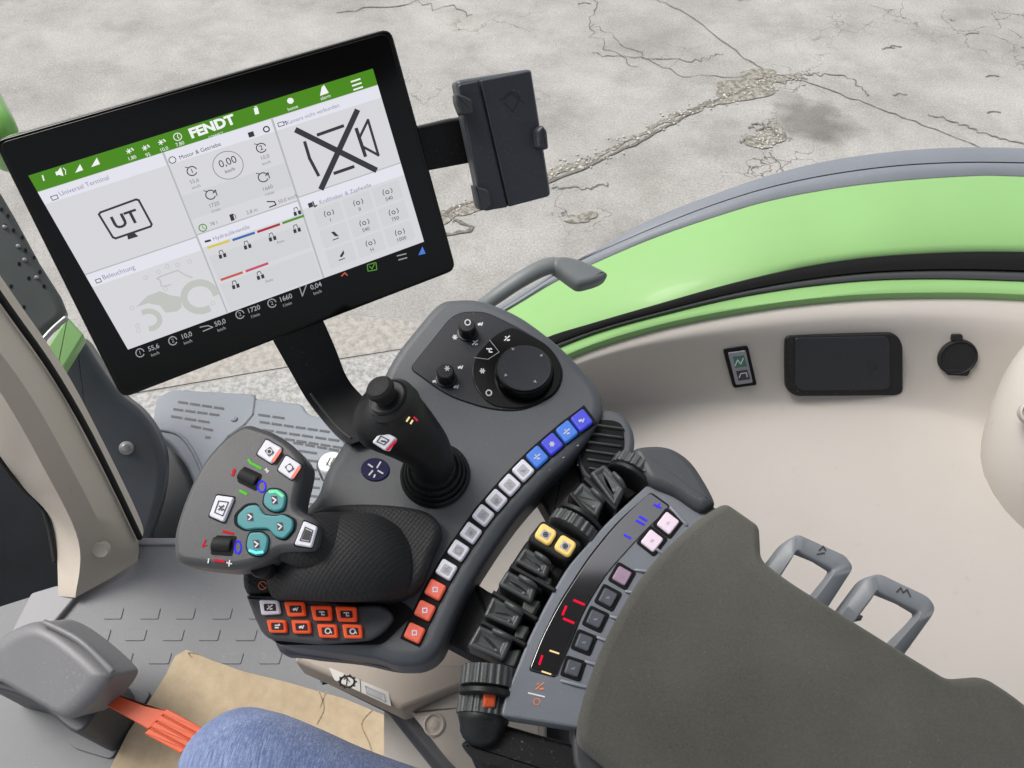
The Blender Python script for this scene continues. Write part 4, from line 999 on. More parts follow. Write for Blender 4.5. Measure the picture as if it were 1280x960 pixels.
mk('led_pinkred', [[(278, 664), (292, 667)], [(267, 700), (281, 702)], [(291, 590), (294, 586)], [(290, 595), (293, 588)]], 3.2)
mk('led_pinkred', [[(253, 684), (257, 674)], [(252, 680), (258, 682)]], 1.8)
bm = bmesh.new(); ringstroke(bm, HDF, 327, 608, 5, 1.8, 0.0004, n=12, ry=7); ringstroke(bm, HDF, 297, 684, 4, 1.8, 0.0004, n=12, ry=8); part('light_mark', bm, 'led_blue', gr, wn=False)
mk('print_white', [[(331, 587), (336, 589)], [(333, 585), (334, 591)], [(261, 698), (260, 704)], [(283, 703), (290, 705)], [(287, 700), (286, 708)]], 1.6)
def dpad(q, m_, h=0.0026):
    ce = (sum(p[0] for p in q)/len(q), sum(p[1] for p in q)/len(q))
    part('key_gap', prism(HDF, rnd([((x-ce[0])*1.13+ce[0], (y-ce[1])*1.13+ce[1]) for x, y in q], 5), 0.0002, 0.001, 0.0), 'joint', gr)
    kb = part('key', prism(HDF, rnd(q, 5, 4), h, h, 0.0012, 4), m_, gr, label='teal key'); return kb
k1 = dpad([(337, 611), (350, 612), (358, 619), (355, 636), (346, 640), (337, 638), (329, 630), (331, 618)], 'tealkey', 0.0030)
k2_ = dpad([(310, 632), (323, 631), (330, 644), (346, 645), (354, 643), (367, 650), (366, 662), (355, 674), (344, 671), (336, 661), (318, 661), (308, 663), (297, 656), (297, 644)], 'tealkey')
k3 = dpad([(313, 666), (328, 665), (336, 672), (333, 689), (325, 695), (313, 693), (308, 684), (310, 672)], 'tealkey', 0.0030)
for kk, (x, y), m_, sg in ((k1, (344, 625), 'greenglow', [(337, 615), (345, 614), (353, 620)]), (k3, (321, 680), 'tealglow', [(312, 688), (320, 691), (328, 690)])):
    bm = bmesh.new(); stroke(bm, HDF, sg, 3.4, 0.0033); part('glow_edge', bm, m_, kk, wn=False)
for kk, x, y, h in ((k1, 343, 625, 0.0034), (k2_, 312.5, 646, 0.0030), (k2_, 350, 658, 0.0030), (k3, 320.5, 680, 0.0034)):
    bm = bmesh.new(); poly(bm, HDF, [(x-4, y-5), (x+3, y-5), (x+4, y+5), (x-3, y+5)], h); part('symbol_field', bm, 'print_dark', kk, wn=False)
    bm = bmesh.new(); stroke(bm, HDF, [(x-2.5, y-3), (x+2, y), (x-1.5, y+3.5)], 1.8, h+0.0004); part('symbol', bm, 'pinkkey', kk, wn=False)

# ------------------------------------------------------------------ armrest
AF = Frame(pz(760, 760, 1.995), (-0.02, -0.10, 1))
ap = lambda x, y, h: AF.p(x, y, h)
ar = thing('armrest', 'wide armrest with grey olive fabric pad and light grey indicator panel', 'armrest', ap(900, 850, -0.06))
padp = rnd([(905, 630, 10), (948, 660, 8), (950, 702, 10), (985, 729, 20), (1118, 812, 30), (1180, 850, 10), (1225, 846, 14), (1262, 870, 16), (1420, 1000, 4), (1420, 1080, 4), (900, 1080, 4), (760, 960, 10), (722, 930, 12), (721, 905, 12), (730, 868, 30), (745, 826, 30), (762, 788, 30), (790, 738, 30), (815, 704, 30), (845, 674, 30), (875, 648, 30)], 10, 6)
part('pad', prism(AF, padp, 0.012, 0.030, 0.010, 6, Rin=0.008), 'pad', ar, sharp=60)
part('pad_tray', prism(AF, smo([(905, 650), (935, 680), (1000, 745), (1180, 860), (1260, 885), (1420, 1010), (1420, 1090), (900, 1090), (740, 985), (715, 930), (720, 880), (760, 780), (840, 670)], 4), -0.012, 0.03, 0.004), 'shell_dark', ar, sharp=60)
pan = [(811, 605, 6), (846, 612, 8), (896, 636, 6), (930, 690, 6), (830, 800, 6), (790, 922, 6), (728, 911, 4), (626, 895, 6), (632, 868, 10), (645, 838, 10), (660, 800, 16), (684, 752, 16), (710, 708, 16), (760, 652, 16)]
part('indicator_panel', prism(AF, rnd(pan, 8, 5), 0.0, 0.022, 0.002, 5), 'panel', ar, sharp=60)
win = [(812, 616, 5), (837, 634, 5), (800, 670, 20), (757, 718, 20), (727, 765, 20), (713, 803, 20), (696, 846, 4), (662, 837, 5), (678, 796, 20), (700, 754, 20), (737, 697, 20), (772, 654, 20)]
part('window_joint', prism(AF, rnd([(x+(1.6 if i < 6 else -1.6), y+(1.3 if 3<i<9 else -1.3), r) for i, (x, y, r) in enumerate(win)], 8, 6), 0.0003, 0.001, 0.0), 'joint', ar)
wd = part('display_window', prism(AF, rnd(win, 8, 6), 0.0010, 0.002, 0.0005), 'gloss', ar, sharp=60)
def leds(m_, l, w_=3):
    bm = bmesh.new()
    for s_ in l: stroke(bm, AF, s_, w_, 0.0015)
    part('light_digit', bm, m_, wd, wn=False)
leds('led_blue', [[(817, 630), (827, 635)], [(821, 634), (825, 629)]], 2); leds('led_blue', [[(795, 650), (806, 656)], [(799, 645), (809, 651)]], 2.6); leds('led_blue', [[(780, 668), (789, 673)]], 2.4)
leds('led_red', [[(717, 750), (731, 756)], [(708, 757), (703, 769)], [(704, 773), (718, 779)]], 3.0)
leds('led_red', [[(678, 819), (674, 831)]], 2.8); leds('led_yellow', [[(687, 813), (699, 817)], [(677, 839), (689, 843)]], 2.0)
sq = [(835, 654, 'pinkkey', 38), (815, 676, 'pinkkey', 38), (777.5, 720, 'mauvekey', 30), (760, 747, 'darkkey', 28), (744.5, 774, 'darkkey', 25), (730, 803, 'darkkey', 22), (716.5, 835.5, 'darkkey', 18)]
for i, (x, y, m_, an) in enumerate(sq):
    s_ = 24 if i < 2 else 22
    part('key_rim', prism(AF, rnd(quadc(x, y, s_+5, s_+5, an), 4), 0.0011, 0.002, 0.0006), 'joint', ar)
    kb = part('key', prism(AF, rnd(quadc(x, y, s_-3, s_-3, an), 3, 4), 0.0030, 0.004, 0.0013, 4), m_, ar, label={'pinkkey': 'pale pink key', 'mauvekey': 'mauve key', 'darkkey': 'slate grey key'}[m_])
    bm = bmesh.new()
    if m_ == 'darkkey': ic(bm, AF, x, y, 0.0033, 4, 2.4, 0.7)
    else: ic(bm, AF, x, y, 0.0033, 7, 2, 0.5)
    part('symbol', bm, 'print_grey', kb, wn=False)
# ridges between the key cells
M['ridge'] = mat('panel ridge', (0.23, 0.25, 0.285), 0.4, 0.5)
for (a, b, c) in [((a_[0]+(b_[0]-a_[0])*f_, a_[1]+(b_[1]-a_[1])*f_), b_, c_) for (a_, b_, c_), f_ in zip((((838, 634), (858, 656), None), ((802, 672), (828, 692), (856, 664)), ((765, 708), (812, 715), None), ((760, 735), (797, 742), None), ((740, 763), (778, 775), None), ((728, 790), (762, 802), None), ((712, 820), (748, 832), None), ((698, 850), (733, 859), None)), (0, .1, .62, .6, .62, .55, .55, .1))]:
    bm = sweep([(ap(*a, 0.0006), .0011, .0009), (ap((a[0]+b[0])/2, (a[1]+b[1])/2, 0.0012), .0013, .0012), (ap(*b, 0.0006), .0013, .0012)], 10, 3)
    part('panel_ridge', bm, 'ridge', ar, sharp=80, wn=False)
bm = bmesh.new(); ic(bm, AF, 675, 858, 0.0004, 2, 5, 1.6); ic(bm, AF, 671, 877, 0.0004, 3, 4, 1.2); part('symbol', bm, 'print_orange', ar, wn=False)
bm = bmesh.new(); stroke(bm, AF, [(660, 866), (681, 871)], 1.8, 0.0004); part('symbol', bm, 'print_white', ar, wn=False)
# front cover over the rollers
part('front_cover', prism(AF, smo([(790, 566), (812, 560), (838, 563), (860, 577), (876, 598), (892, 628), (888, 636), (873, 640), (842, 620), (812, 607), (800, 590)], 4), 0.010, 0.030, 0.008, 6, Rin=0.008), 'shell_dark', ar, sharp=60)
# lever bed
part('lever_bed', prism(AF, rnd([(800, 596, 4), (814, 608, 4), (762, 652), (712, 708), (686, 752), (662, 802), (647, 840), (582, 812, 4), (600, 784, 4), (616, 748, 4), (634, 714, 4), (656, 680, 4), (688, 648, 4), (708, 620, 4), (738, 600, 4), (770, 585, 4)], 8), -0.022, 0.03, 0.004), 'blackmat', ar, sharp=60)
part('end_frame', prism(Frame(ap(700, 960, -0.02), AF.n), rnd([(626, 905), (730, 935), (800, 965), (900, 1010), (900, 1040), (700, 985), (600, 960), (575, 930)], 6), 0, 0.03, 0.004), 'black', ar, sharp=60)
M['paddle'] = mat('paddle plastic', (0.050, 0.055, 0.058), 0.40, 0.5, 0.4, 800, 0.15, 60)
pads = [([(656, 684), (689, 704), (681, 724), (643, 703)]), ([(634, 713), (672, 733), (664, 755), (622, 732)]), ([(616, 745), (655, 767), (644, 788), (604, 771)]), ([(599, 781), (642, 799), (629, 828), (584, 808)]),
        ([(728, 603), (757, 626), (745, 648), (711, 622)]), ([(755, 581), (783, 608), (768, 635), (737, 592)])]
for q in pads:
    lv = part('lever', prism(AF, rnd(q, 4), -0.001, 0.022, 0.0025, 4, crown=[(0.0012, -0.0002), (0.0012, -0.0010), (0.002, -0.0008)]), 'paddle', ar, sharp=45)
    # raised lip toward the panel and hollow
    a, b = Vector(q[0]), Vector(q[1]); c, d = Vector(q[3]), Vector(q[2])
    e0 = a + (b-a)*0.45; e1 = c + (d-c)*0.42
    part('finger_ridge', sweep([(ap(e0.x, e0.y, 0.000), .0022, .0035), (ap((e0.x+b.x)/2, (e0.y+b.y)/2, 0.003), .0022, .003), (ap(b.x-4, b.y, -0.001), .0022, .003)], 12, 4), 'paddle', lv, sharp=80, wn=False)
    m0 = a*0.55+b*0.1+c*0.35; 
    x, y = (a.x+b.x+c.x+d.x)/4, (a.y+b.y+c.y+d.y)/4
    bm = bmesh.new(); ringstroke(bm, AF, x+6, y+8, 0.9, 1.0, 0.0002, n=8); part('symbol', bm, 'print_grey', lv, wn=False)
for a, b in (((638, 707), (694, 738)), ((616, 740), (671, 774)), ((602, 777), (657, 806)), ((731, 597), (770, 636)), ((713, 616), (742, 650))):
    a, b = Vector(a), Vector(b); n_ = Vector((-(b-a).y, (b-a).x)).normalized()*2.6
    part('divider_fin', prism(AF, [tuple(a-n_), tuple(b-n_), tuple(b+n_), tuple(a+n_)], 0.002, 0.026, 0.001, 3), 'black', ar)
for q in ([(672, 716), (690, 724), (684, 738), (668, 736)], [(655, 747), (676, 752), (664, 772), (652, 766)], [(645, 780), (662, 784), (654, 800), (643, 797)], [(633, 812), (652, 812), (643, 834), (628, 832)]):
    part('side_plate', prism(AF, rnd(q, 2), -0.008, 0.014, 0.0015), 'grille', ar)
# yellow key pair
part('key_socket', prism(AF, rnd([(678, 650), (729, 680), (711, 702), (701, 701), (658, 676)], 7), 0.001, 0.024, 0.003), 'blackmat', ar)
for x, y in ((682, 668), (706.5, 682.5)):
    kb = part('key', prism(AF, rnd(quadc(x, y, 23, 21, 32), 6, 5), 0.0045, 0.005, 0.0018, 4), 'yellowkey', ar, label='yellow backlit key')
    bm = bmesh.new(); poly(bm, AF, quadc(x, y, 11, 10, 32), 0.0049); part('symbol_field', bm, 'dim', kb, wn=False)
    bm = bmesh.new(); ic(bm, AF, x, y, 0.0053, 0, 3.4, 0.9); ic(bm, AF, x, y, 0.0053, 3, 3, 0.8); part('symbol', bm, 'print_dark', kb, wn=False)
# thumbwheels
def wheel(name, x, y, h, dpx, R, W, par, rimw=0.0, m_='paddle', teeth=44, smooth_side=None):
    c = ap(x, y, h); d = (ap(x+dpx[0], y+dpx[1], h) - c).normalized()
    g = lambda i, hh: 1 + (0.045 if (i // 2) % 2 else 0)
    wh = part(name, lathe(c - d*W/2, d, [(R*0.90, 0), (R, 0.0008), (R, W-0.0008), (R*0.90, W)], teeth*4, mod=g), m_, par, sharp=30, wn=False)
    if smooth_side:
        part('flange', lathe(c + d*(smooth_side*(W/2+0.0035)) - d*0.003, d, [(R*0.92, 0), (R*1.03, 0.0015), (R*1.03, 0.0045), (R*0.92, 0.006)], 60), 'stick', wh, sharp=50)
    return wh
wheel('thumbwheel', 794, 590, -0.012, (0.55, -0.83), 0.0215, 0.011, ar, teeth=24, smooth_side=-1)
wheel('thumbwheel', 718, 662, -0.012, (0.55, -0.83), 0.0215, 0.011, ar, teeth=24, smooth_side=1)
wheel('thumbwheel', 611, 848, -0.012, (0.10, -1), 0.0205, 0.015, ar, teeth=24, smooth_side=-1)
w2 = wheel('thumbwheel', 606, 884, -0.020, (0.12, -1), 0.0200, 0.014, ar, teeth=26)
part('end_dome', sweep([(ap(604, 898, -0.020), .0195, .0195), (ap(602, 910, -0.021), .0165, .0165)], 36, 4), 'stick', w2, sharp=80, wn=False)
part('orange_insert', prism(Frame(ap(612, 872, 0.0), (0.1, -0.35, 1)), rnd([(605, 862), (620, 861), (619, 884), (603, 885)], 3), 0.003, 0.010, 0.002), 'orange', w2)

part('cable', sweep([(ap(588, 900, -0.03), .006, .006), (ap(592, 925, -0.05), .006, .006), (ap(606, 960, -0.07), .006, .006), (ap(640, 1010, -0.09), .006, .006)], 14, 5), 'blackmat', ar, sharp=80, wn=False)
part('cable', sweep([(ap(600, 905, -0.02), .004, .004), (ap(640, 925, -0.03), .004, .004), (ap(700, 950, -0.03), .004, .004), (ap(760, 985, -0.03), .004, .004)], 12, 5), 'joint', ar, sharp=80, wn=False)
# dark brackets joining console and armrest
br = thing('console_bracket', 'black bracket arms joining the grey console to the armrest', 'bracket', ap(640, 740, -0.08))
part('upper_arm', prism(Frame(ap(710, 600, -0.035), AF.n), rnd([(664, 606), (689, 650), (735, 632), (724, 586), (712, 560), (690, 575)], 4), 0, 0.03, 0.004), 'blackmat', br)
part('lower_arm', prism(Frame(ap(600, 780, -0.035), AF.n), rnd([(592, 718, 4), (597, 731, 10), (614, 742, 6), (650, 752, 4), (640, 842, 4), (612, 832, 4), (552, 800, 6)], 6), 0, 0.03, 0.004), 'blackmat', br)
# air vent
VF = Frame(ap(752, 565, -0.018), (-0.1, -0.25, 1))
av = thing('air_vent', 'oval grey air vent with dark slats behind the upper levers', 'air vent', VF.p(755, 570, -0.04))
part('vent_housing', prism(VF, smo([(735, 520), (757, 514), (778, 520), (791, 540), (792, 565), (780, 590), (755, 604), (732, 598), (722, 572), (725, 540)], 4), 0, 0.04, 0.005), 'shell', av, sharp=60)
part('vent_opening', prism(VF, smo([(740, 528), (760, 525), (776, 530), (780, 545), (779, 562), (765, 582), (740, 594), (728, 580), (726, 550)], 4), 0.0006, 0.002, 0.0), 'joint', av)
for k in range(6):
    y = 533 + k*11; xa = 732 + abs(2.5-k)*2; xb = 779 - k*1.5
    part('slat', sweep([(VF.p(xa, y-2, 0.001), .0012, .0026), (VF.p(xb, y+4, 0.001), .0012, .0026)], 10, 3), 'paddle', av, sharp=80, wn=False)

# loop brackets behind the pad
LF = Frame(ap(1040, 740, 0.004), (0.05, -0.25, 1))
def loop(outer, inner, label, icon, tabq):
    t = thing('cable_bracket', label, 'bracket', LF.p(outer[-1][0], outer[-1][1], -0.05), group='grey loop brackets along the armrest')
    # frame ring: outer outline with hole
    o = rnd(outer, 6, 5); i_ = rnd(inner, 3, 5)
    bm = bmesh.new()
    n = 60
    def resample(pts, n):
        P = [Vector(p) for p in pts] ; 
        L = [0]
        for a, b in zip(P, P[1:]): L.append(L[-1] + (b-a).length)
        out = []; 
        for k in range(n):
            s_ = L[-1]*k/(n-1)
            for j in range(len(P)-1):
                if L[j] <= s_ <= L[j+1] + 1e-9: break
            f_ = (s_-L[j])/max(1e-9, L[j+1]-L[j]); out.append(P[j]*(1-f_)+P[j+1]*f_)
        return out
    A = resample(o, n); B_ = resample(i_, n); rows = []
    for k in range(n):
        a, b = A[k], B_[k]; e = k/(n-1); dp = 0.007 + 0.012*abs(2*e-1)
        a3, b3 = LF.p(a.x, a.y, 0), LF.p(b.x, b.y, 0)
        drop = LF.n * (0.022*max(0, abs(2*e-1)-0.45))
        ra = (b3-a3)*0.12
        rows.append([a3-drop-LF.n*dp, a3-drop-LF.n*0.002, a3+ra-drop, b3-ra-drop, b3-drop-LF.n*0.002, b3-drop-LF.n*dp])
    V = [[bm.verts.new(p) for p in r] for r in rows]
    for a, b in zip(V, V[1:]):
        for j in range(6): bm.faces.new((a[j], a[(j+1) % 6], b[(j+1) % 6], b[j]))
    bm.faces.new(V[0]); bm.faces.new(list(reversed(V[-1])))
    part('loop', bm, M['loopmat'], t, sharp=50, wn=False)
    bm = bmesh.new()
    for s_ in icon: stroke(bm, LF, s_, 2.0, 0.0004)
    part('symbol', bm, 'print_dark', t, wn=False)
    part('clip', prism(LF, rnd(tabq, 1), -0.014, 0.02, 0.001), 'print_grey', t)
M['loopmat'] = mat('loop plastic', (0.20, 0.215, 0.235), 0.42, 0.5, 0.3, 1200, 0.05, 20)
loop([(955, 722, 0), (982, 677, 8), (998, 667, 5), (1058, 694, 5), (1068, 708, 5), (1036, 770, 0)], [(972, 736, 0), (995, 690, 2), (997, 689, 1), (1041, 711, 2), (1042, 713, 1), (1016, 758, 0)],
     'nearer grey loop bracket at the pad corner, marked with a small figure', [[(1024, 688), (1029, 683), (1032, 688)], [(1021, 693), (1031, 691)]], [(1024, 739), (1034, 744), (1030, 751), (1020, 746)])
loop([(1048, 782, 0), (1082, 722, 8), (1100, 716, 8), (1163, 746, 8), (1172, 760, 8), (1133, 830, 0)], [(1066, 792, 0), (1096, 740, 2), (1098, 740, 1), (1149, 765, 2), (1150, 768, 1), (1114, 820, 0)],
     'larger grey loop bracket further along the pad, marked with a zigzag', [[(1121, 740), (1126, 735), (1129, 741), (1134, 737), (1138, 746)]], [(1067, 765), (1079, 770), (1076, 776), (1063, 771)])

# ------------------------------------------------------------------ beige base under the console, shade put into its colour
TF = Z(1.79)
tb = thing('lower_console', 'beige plastic base, coloured darker as shade, under the grey console, carrying the warning sticker', 'console base', TF.p(480, 880, -0.44))
part('body', prism(TF, rnd([(369, 828, 4), (430, 855, 10), (484, 880, 6), (502, 889, 4), (522, 882, 6), (575, 862, 6), (610, 845, 6), (760, 900, 4), (700, 760, 4), (640, 760, 4), (540, 740, 4), (400, 760, 4)], 6), 0, 0.040, 0.006, 5), 'shaded_beige', tb, sharp=60)
part('side_cover', prism(frame_at(560, 920, 1.775, (-0.15, -0.1, 1)), rnd([(512, 889, 6), (590, 852, 6), (680, 870, 6), (680, 1040, 6), (610, 1000, 6), (560, 950, 10)], 6), 0, 0.05, 0.006, 4), 'beige2', tb, sharp=60)
part('lower_body', prism(frame_at(520, 930, 1.72, (-0.3, -0.2, 1)), rnd([(400, 850, 4), (486, 892, 8), (520, 935, 10), (580, 1010, 10), (660, 1080, 4), (820, 1060, 4), (770, 900, 4), (700, 800, 4), (540, 790, 4)], 6), 0.0, 0.34, 0.012, 4), 'shell_dark', tb, sharp=60)
st = part('warning_sticker', prism(TF, rnd([(411, 834), (486, 865), (489, 883), (418, 850)], 2), 0.0007, 0.001, 0.0), 'sticker', tb)
bm = bmesh.new()
ringstroke(bm, TF, 434, 852, 9, 2.2, 0.0011, n=20, ry=7)
for k in range(10):
    a = radians(k*36); stroke(bm, TF, [(434+9*cos(a), 852+7*sin(a)), (434+12*cos(a), 852+9.4*sin(a))], 2.4, 0.0011)
stroke(bm, TF, [(434, 847), (433, 857)], 1.6, 0.0011); stroke(bm, TF, [(430, 849), (433, 847), (437, 852)], 1.4, 0.0011)
stroke(bm, TF, [(450, 849), (451, 866)], 0.8, 0.0011)
part('symbol', bm, 'print_dark', st, wn=False)
bm = bmesh.new(); stroke(bm, TF, [(457, 858), (480, 868), (482, 877), (459, 867)], 1.4, 0.0011, closed=True)
for k in range(3): stroke(bm, TF, [(460, 861+k*2.4), (478, 869+k*2.4)], 0.9, 0.0011)
part('symbol', bm, 'print_grey', st, wn=False)
bm = lathe(frame_at(560, 920, 1.775, (-0.15, -0.1, 1)).p(543, 906, 0.0), (-0.15, -0.1, 1), [(0.011, -0.01), (0.011, 0.001), (0.0095, 0.002), (0.007, -0.0005), (0.003, 0.001), (0.001, 0.001)], 28); part('screw_cap', bm, 'beige2', tb)
# bellows strip
# ------------------------------------------------------------------ cab floor
FF = Z(1.35)
fl = thing('floor', 'grey rubber cab floor', 'floor', FF.p(250, 800, -0.05)); fl['kind'] = 'structure'; del fl['category']
part('floor_slab', prism(FF, [(166, 679), (800, 679), (1500, 679), (1500, 1300), (-600, 1300), (-600, 900), (-60, 778), (66, 738), (110, 730)], 0, 0.06, 0.006), 'floor', fl)
part('edge_trim', prism(FF, [(166, 673), (800, 672), (800, 681), (166, 682)], 0.004, 0.02, 0.003), 'floorlight', fl)
# raised pads
rows_ = [(770, [142, 188, 232, 278, 324, 370], 26), (797, [125, 170, 217, 262, 308, 354], 28), (826, [106, 152, 200, 290, 338], 30)]
for y, xs_, w_ in rows_:
    for x in xs_:
        part('tread_block', prism(FF, rnd([(x-w_*.38, y-10), (x+w_*.5, y-10), (x+w_*.36, y+4), (x-w_*.5, y+4)], 2), 0.0016, 0.003, 0.0010, 2), 'floor', fl)
# grey sill plate left
part('side_plate', prism(FF, rnd([(10, 800), (40, 742), (74, 732), (96, 747), (60, 790), (20, 850)], 4), 0.01, 0.02, 0.004), 'floorlight', fl)
part('pedal_mat', prism(FF, rnd([(75, 900), (55, 870), (95, 845), (190, 865), (140, 950), (90, 935)], 8), 0.005, 0.006, 0.002), 'floor', fl)

# cardboard sheet
CFz = Z(1.365)
bm = bmesh.new()
cb = [(233, 812), (262, 824), (300, 838), (360, 853), (430, 873), (478, 893), (490, 897), (494, 930), (500, 1000), (460, 1100), (100, 1100), (138, 960), (160, 915), (184, 880), (208, 842), (219, 820)]
bm = prism(CFz, cb, 0.004, 0.004, 0.0006, 1)
cbo = part('cardboard_sheet', bm, 'card', wn=False); tag(cbo, 'creased brown cardboard sheet lying on the grey floor mat by the knee', 'cardboard'); rebase(cbo)
bm = bmesh.new()
for l in ([(398, 862), (405, 885), (396, 905)], [(408, 864), (400, 884)], [(465, 888), (452, 905), (462, 930), (470, 960)], [(240, 822), (236, 816), (250, 818)]): stroke(bm, CFz, smo(l, 4, False), 1.3, 0.0046)
M['crease'] = mat('cardboard crease', (0.31, 0.24, 0.16), 0.9, 0.1)
wv = wloc(cbo)
part('crease', bm, 'crease', cbo, wn=False)

# steering column foot with orange lever
SFt = Z(1.44)
shs = thing('steering_column', 'rounded grey steering column foot with an orange lever, lower left', 'steering column', FF.p(90, 900, 0))
def housing():
    rows = []
    # cross sections from back to front: arcs of a barrel
    A = [pz(-14, 836, 1.52), pz(20, 800, 1.545), pz(58, 776, 1.55), pz(104, 800, 1.545), pz(156, 850, 1.515)]
    Bm = [pz(-40, 870, 1.53), pz(0, 838, 1.575), pz(40, 820, 1.59), pz(90, 845, 1.58), pz(150, 885, 1.53)]
    Cc = [pz(-60, 880, 1.50), pz(-10, 865, 1.55), pz(28, 860, 1.565), pz(80, 885, 1.55), pz(128, 915, 1.50)]
    D = [pz(-60, 885, 1.44), pz(-5, 872, 1.44), pz(30, 882, 1.44), pz(70, 905, 1.44), pz(105, 922, 1.44)]
    E_ = [pz(-60, 890, 1.36), pz(0, 882, 1.36), pz(30, 890, 1.36), pz(65, 910, 1.36), pz(100, 926, 1.36)]
    Z0 = [p - Vector((0, -0.01, 0.17)) for p in A]
    rr = [Z0, A, Bm, Cc, D, E_]
    rr = [smo([tuple(p) for p in r], 6, False) for r in rr]
    cols = list(zip(*rr)); out = []
    for c in cols: out.append([Vector(p) for p in smo(list(c), 6, False)])
    return grid(out, thick=0.006)
HF2 = Frame(pz(80, 850, 1.53), (-0.25, -0.45, 1))
def dome(fr, pts, depth, R, S, n=10, keep=0.0):
    bm = bmesh.new(); P = [fr.p(x, y, -R) for x, y in pts]; c = sum(P, Vector()) / len(P); rows = [[p - fr.n*depth for p in P]]
    for i in range(n + 1):
        a = i/n*pi/2; rows.append([p + (c - p)*(S*(1-cos(a))) + fr.n*R*sin(a) for p in P])
    V = [[bm.verts.new(p) for p in r] for r in rows]; N = len(P)
    for a, b in zip(V, V[1:]):
        for i in range(N): bm.faces.new((a[i], a[(i+1) % N], b[(i+1) % N], b[i]))
    bm.faces.new(V[-1]); bm.faces.new(list(reversed(V[0])))
    return bm
part('cover', dome(HF2, smo([(-30, 836), (-6, 806), (22, 786), (50, 777), (74, 784), (98, 800), (122, 820), (138, 836), (143, 846), (134, 862), (118, 880), (103, 893), (90, 897), (68, 886), (40, 870), (8, 852), (-18, 842)], 4), 0.045, 0.018, 0.30), 'housing', shs, sharp=70)
part('lower_shell', prism(Z(1.47), smo([(-30, 850), (20, 868), (60, 890), (96, 916), (120, 895), (132, 870), (120, 830), (60, 800), (0, 810)], 4), 0, 0.12, 0.004), 'shell_dark', shs, sharp=60)
part('cover_rib', sweep([(HF2.p(56, 778, -0.004), .004, .004), (HF2.p(100, 801, -0.002), .004, .004), (HF2.p(140, 839, -0.005), .004, .004)], 14, 5), 'housing', shs, sharp=80, wn=False)
OF = Frame(pz(180, 890, 1.47), (0.05, -0.1, 1))
ol = part('lever', prism(OF, rnd([(132, 862), (183, 882), (210, 888), (186, 912), (130, 880)], 2), 0, 0.008, 0.0015), 'orange', shs, label='orange foot lever')
for k in range(4):
    a0 = Vector((209 - k*7.2, 886 + k*8.2)); a1 = Vector((207 - k*7.6 - 4, 893 + k*8.0)); dd = Vector((46, 25))
    part('finger_rib', prism(OF, rnd([tuple(a0), tuple(a0+dd), tuple(a1+dd), tuple(a1)], 1.5), 0.004, 0.012, 0.0015), 'orange', ol)
part('lever_plate', prism(OF, rnd([(210, 889), (252, 912), (226, 940), (186, 913)], 2), 0.0005, 0.009, 0.001), 'orange', ol)

# ------------------------------------------------------------------ pillar
def colm(pts_, z0): return
pb = [(-30, 330, 1.95), (-30, 520, 1.90)]
pil = thing('cab_pillar', 'beige trimmed cab pillar with a screw cap near its foot, left edge', 'pillar', FF.p(110, 730, 0))
# three edge lines of the pillar trim, from floor upward: outer right, ridge, left
def pline(pts): return [pz(x, y, z) for x, y, z in smo(pts, 8, False)]
Rt = pline([(170, 702, 1.36), (169, 676, 1.37), (117, 570, 1.53), (67, 480, 1.67), (0, 385, 1.79), (-80, 270, 1.91)])
R2 = pline([(140, 722, 1.362), (134, 676, 1.425), (84, 575, 1.62), (32, 485, 1.76), (-34, 395, 1.88), (-112, 280, 1.98)])
Mi = pline([(94, 747, 1.365), (98, 676, 1.46), (52, 580, 1.64), (0, 490, 1.78), (-66, 400, 1.89), (-140, 300, 1.98)])
Lt = pline([(73, 745, 1.36), (66, 655, 1.39), (30, 610, 1.50), (0, 570, 1.60), (-70, 470, 1.74), (-160, 350, 1.86)])
back = Vector((-0.02, 0.05, -0.03))
part('trim', grid([[p+back*1.2 for p in Rt], Rt, R2, Mi, Lt, [p+back*1.5 for p in Lt]]), 'beige2', pil, sharp=40, wn=False)
part('seal', sweep([(p + Vector((0.006, 0.006, 0.0)), .005, .005) for p in Rt[8::6]], 12, 3), 'blackmat', pil, sharp=80, wn=False)
part('seal', sweep([(p + Vector((-0.005, 0.002, 0.0)), .004, .004) for p in Lt[4::6]], 12, 3), 'blackmat', pil, sharp=80, wn=False)
part('screw_cap', lathe(pz(126, 687, 1.425), (0.1, -0.75, 0.6), [(0.014, -0.006), (0.014, 0.001), (0.012, 0.0025), (0.009, 0.001), (0.003, 0.0008), (0.001, 0.0008)], 28), 'beige2', pil)

# ------------------------------------------------------------------ things outside, front left
stp = thing('cab_step', 'blue grey slotted step plate of the tractor, outside below the touchscreen', 'step', pz(300, 560, 0.92))
PF = Z(0.95)
plate = rnd([(196, 500, 4), (214, 488, 12), (318, 494, 6), (322, 500, 2), (378, 506, 6), (386, 520, 8), (404, 522, 6), (470, 600, 4), (470, 700, 4), (255, 700, 4), (254, 640, 10), (238, 590, 20), (215, 556, 20), (190, 540, 6)], 4)
part('plate', prism(PF, plate, 0, 0.05, 0.008, 4), 'step', stp, sharp=50)
bm = bmesh.new()
slots = [((222, 502), (282, 511)), ((216, 511), (276, 519)), ((213, 520), (264, 528)), ((238, 532), (268, 538)), ((256, 546), (264, 547)),
         ((322, 518), (358, 523)), ((324, 527), (414, 540)), ((328, 537), (426, 551)), ((340, 546), (430, 560)), ((366, 553), (440, 566)), ((372, 563), (400, 567)), ((384, 575), (400, 577)), ((384, 586), (402, 588)), ((384, 597), (402, 599)), ((382, 608), (402, 610)), ((380, 619), (402, 621)), ((376, 629), (402, 631))]
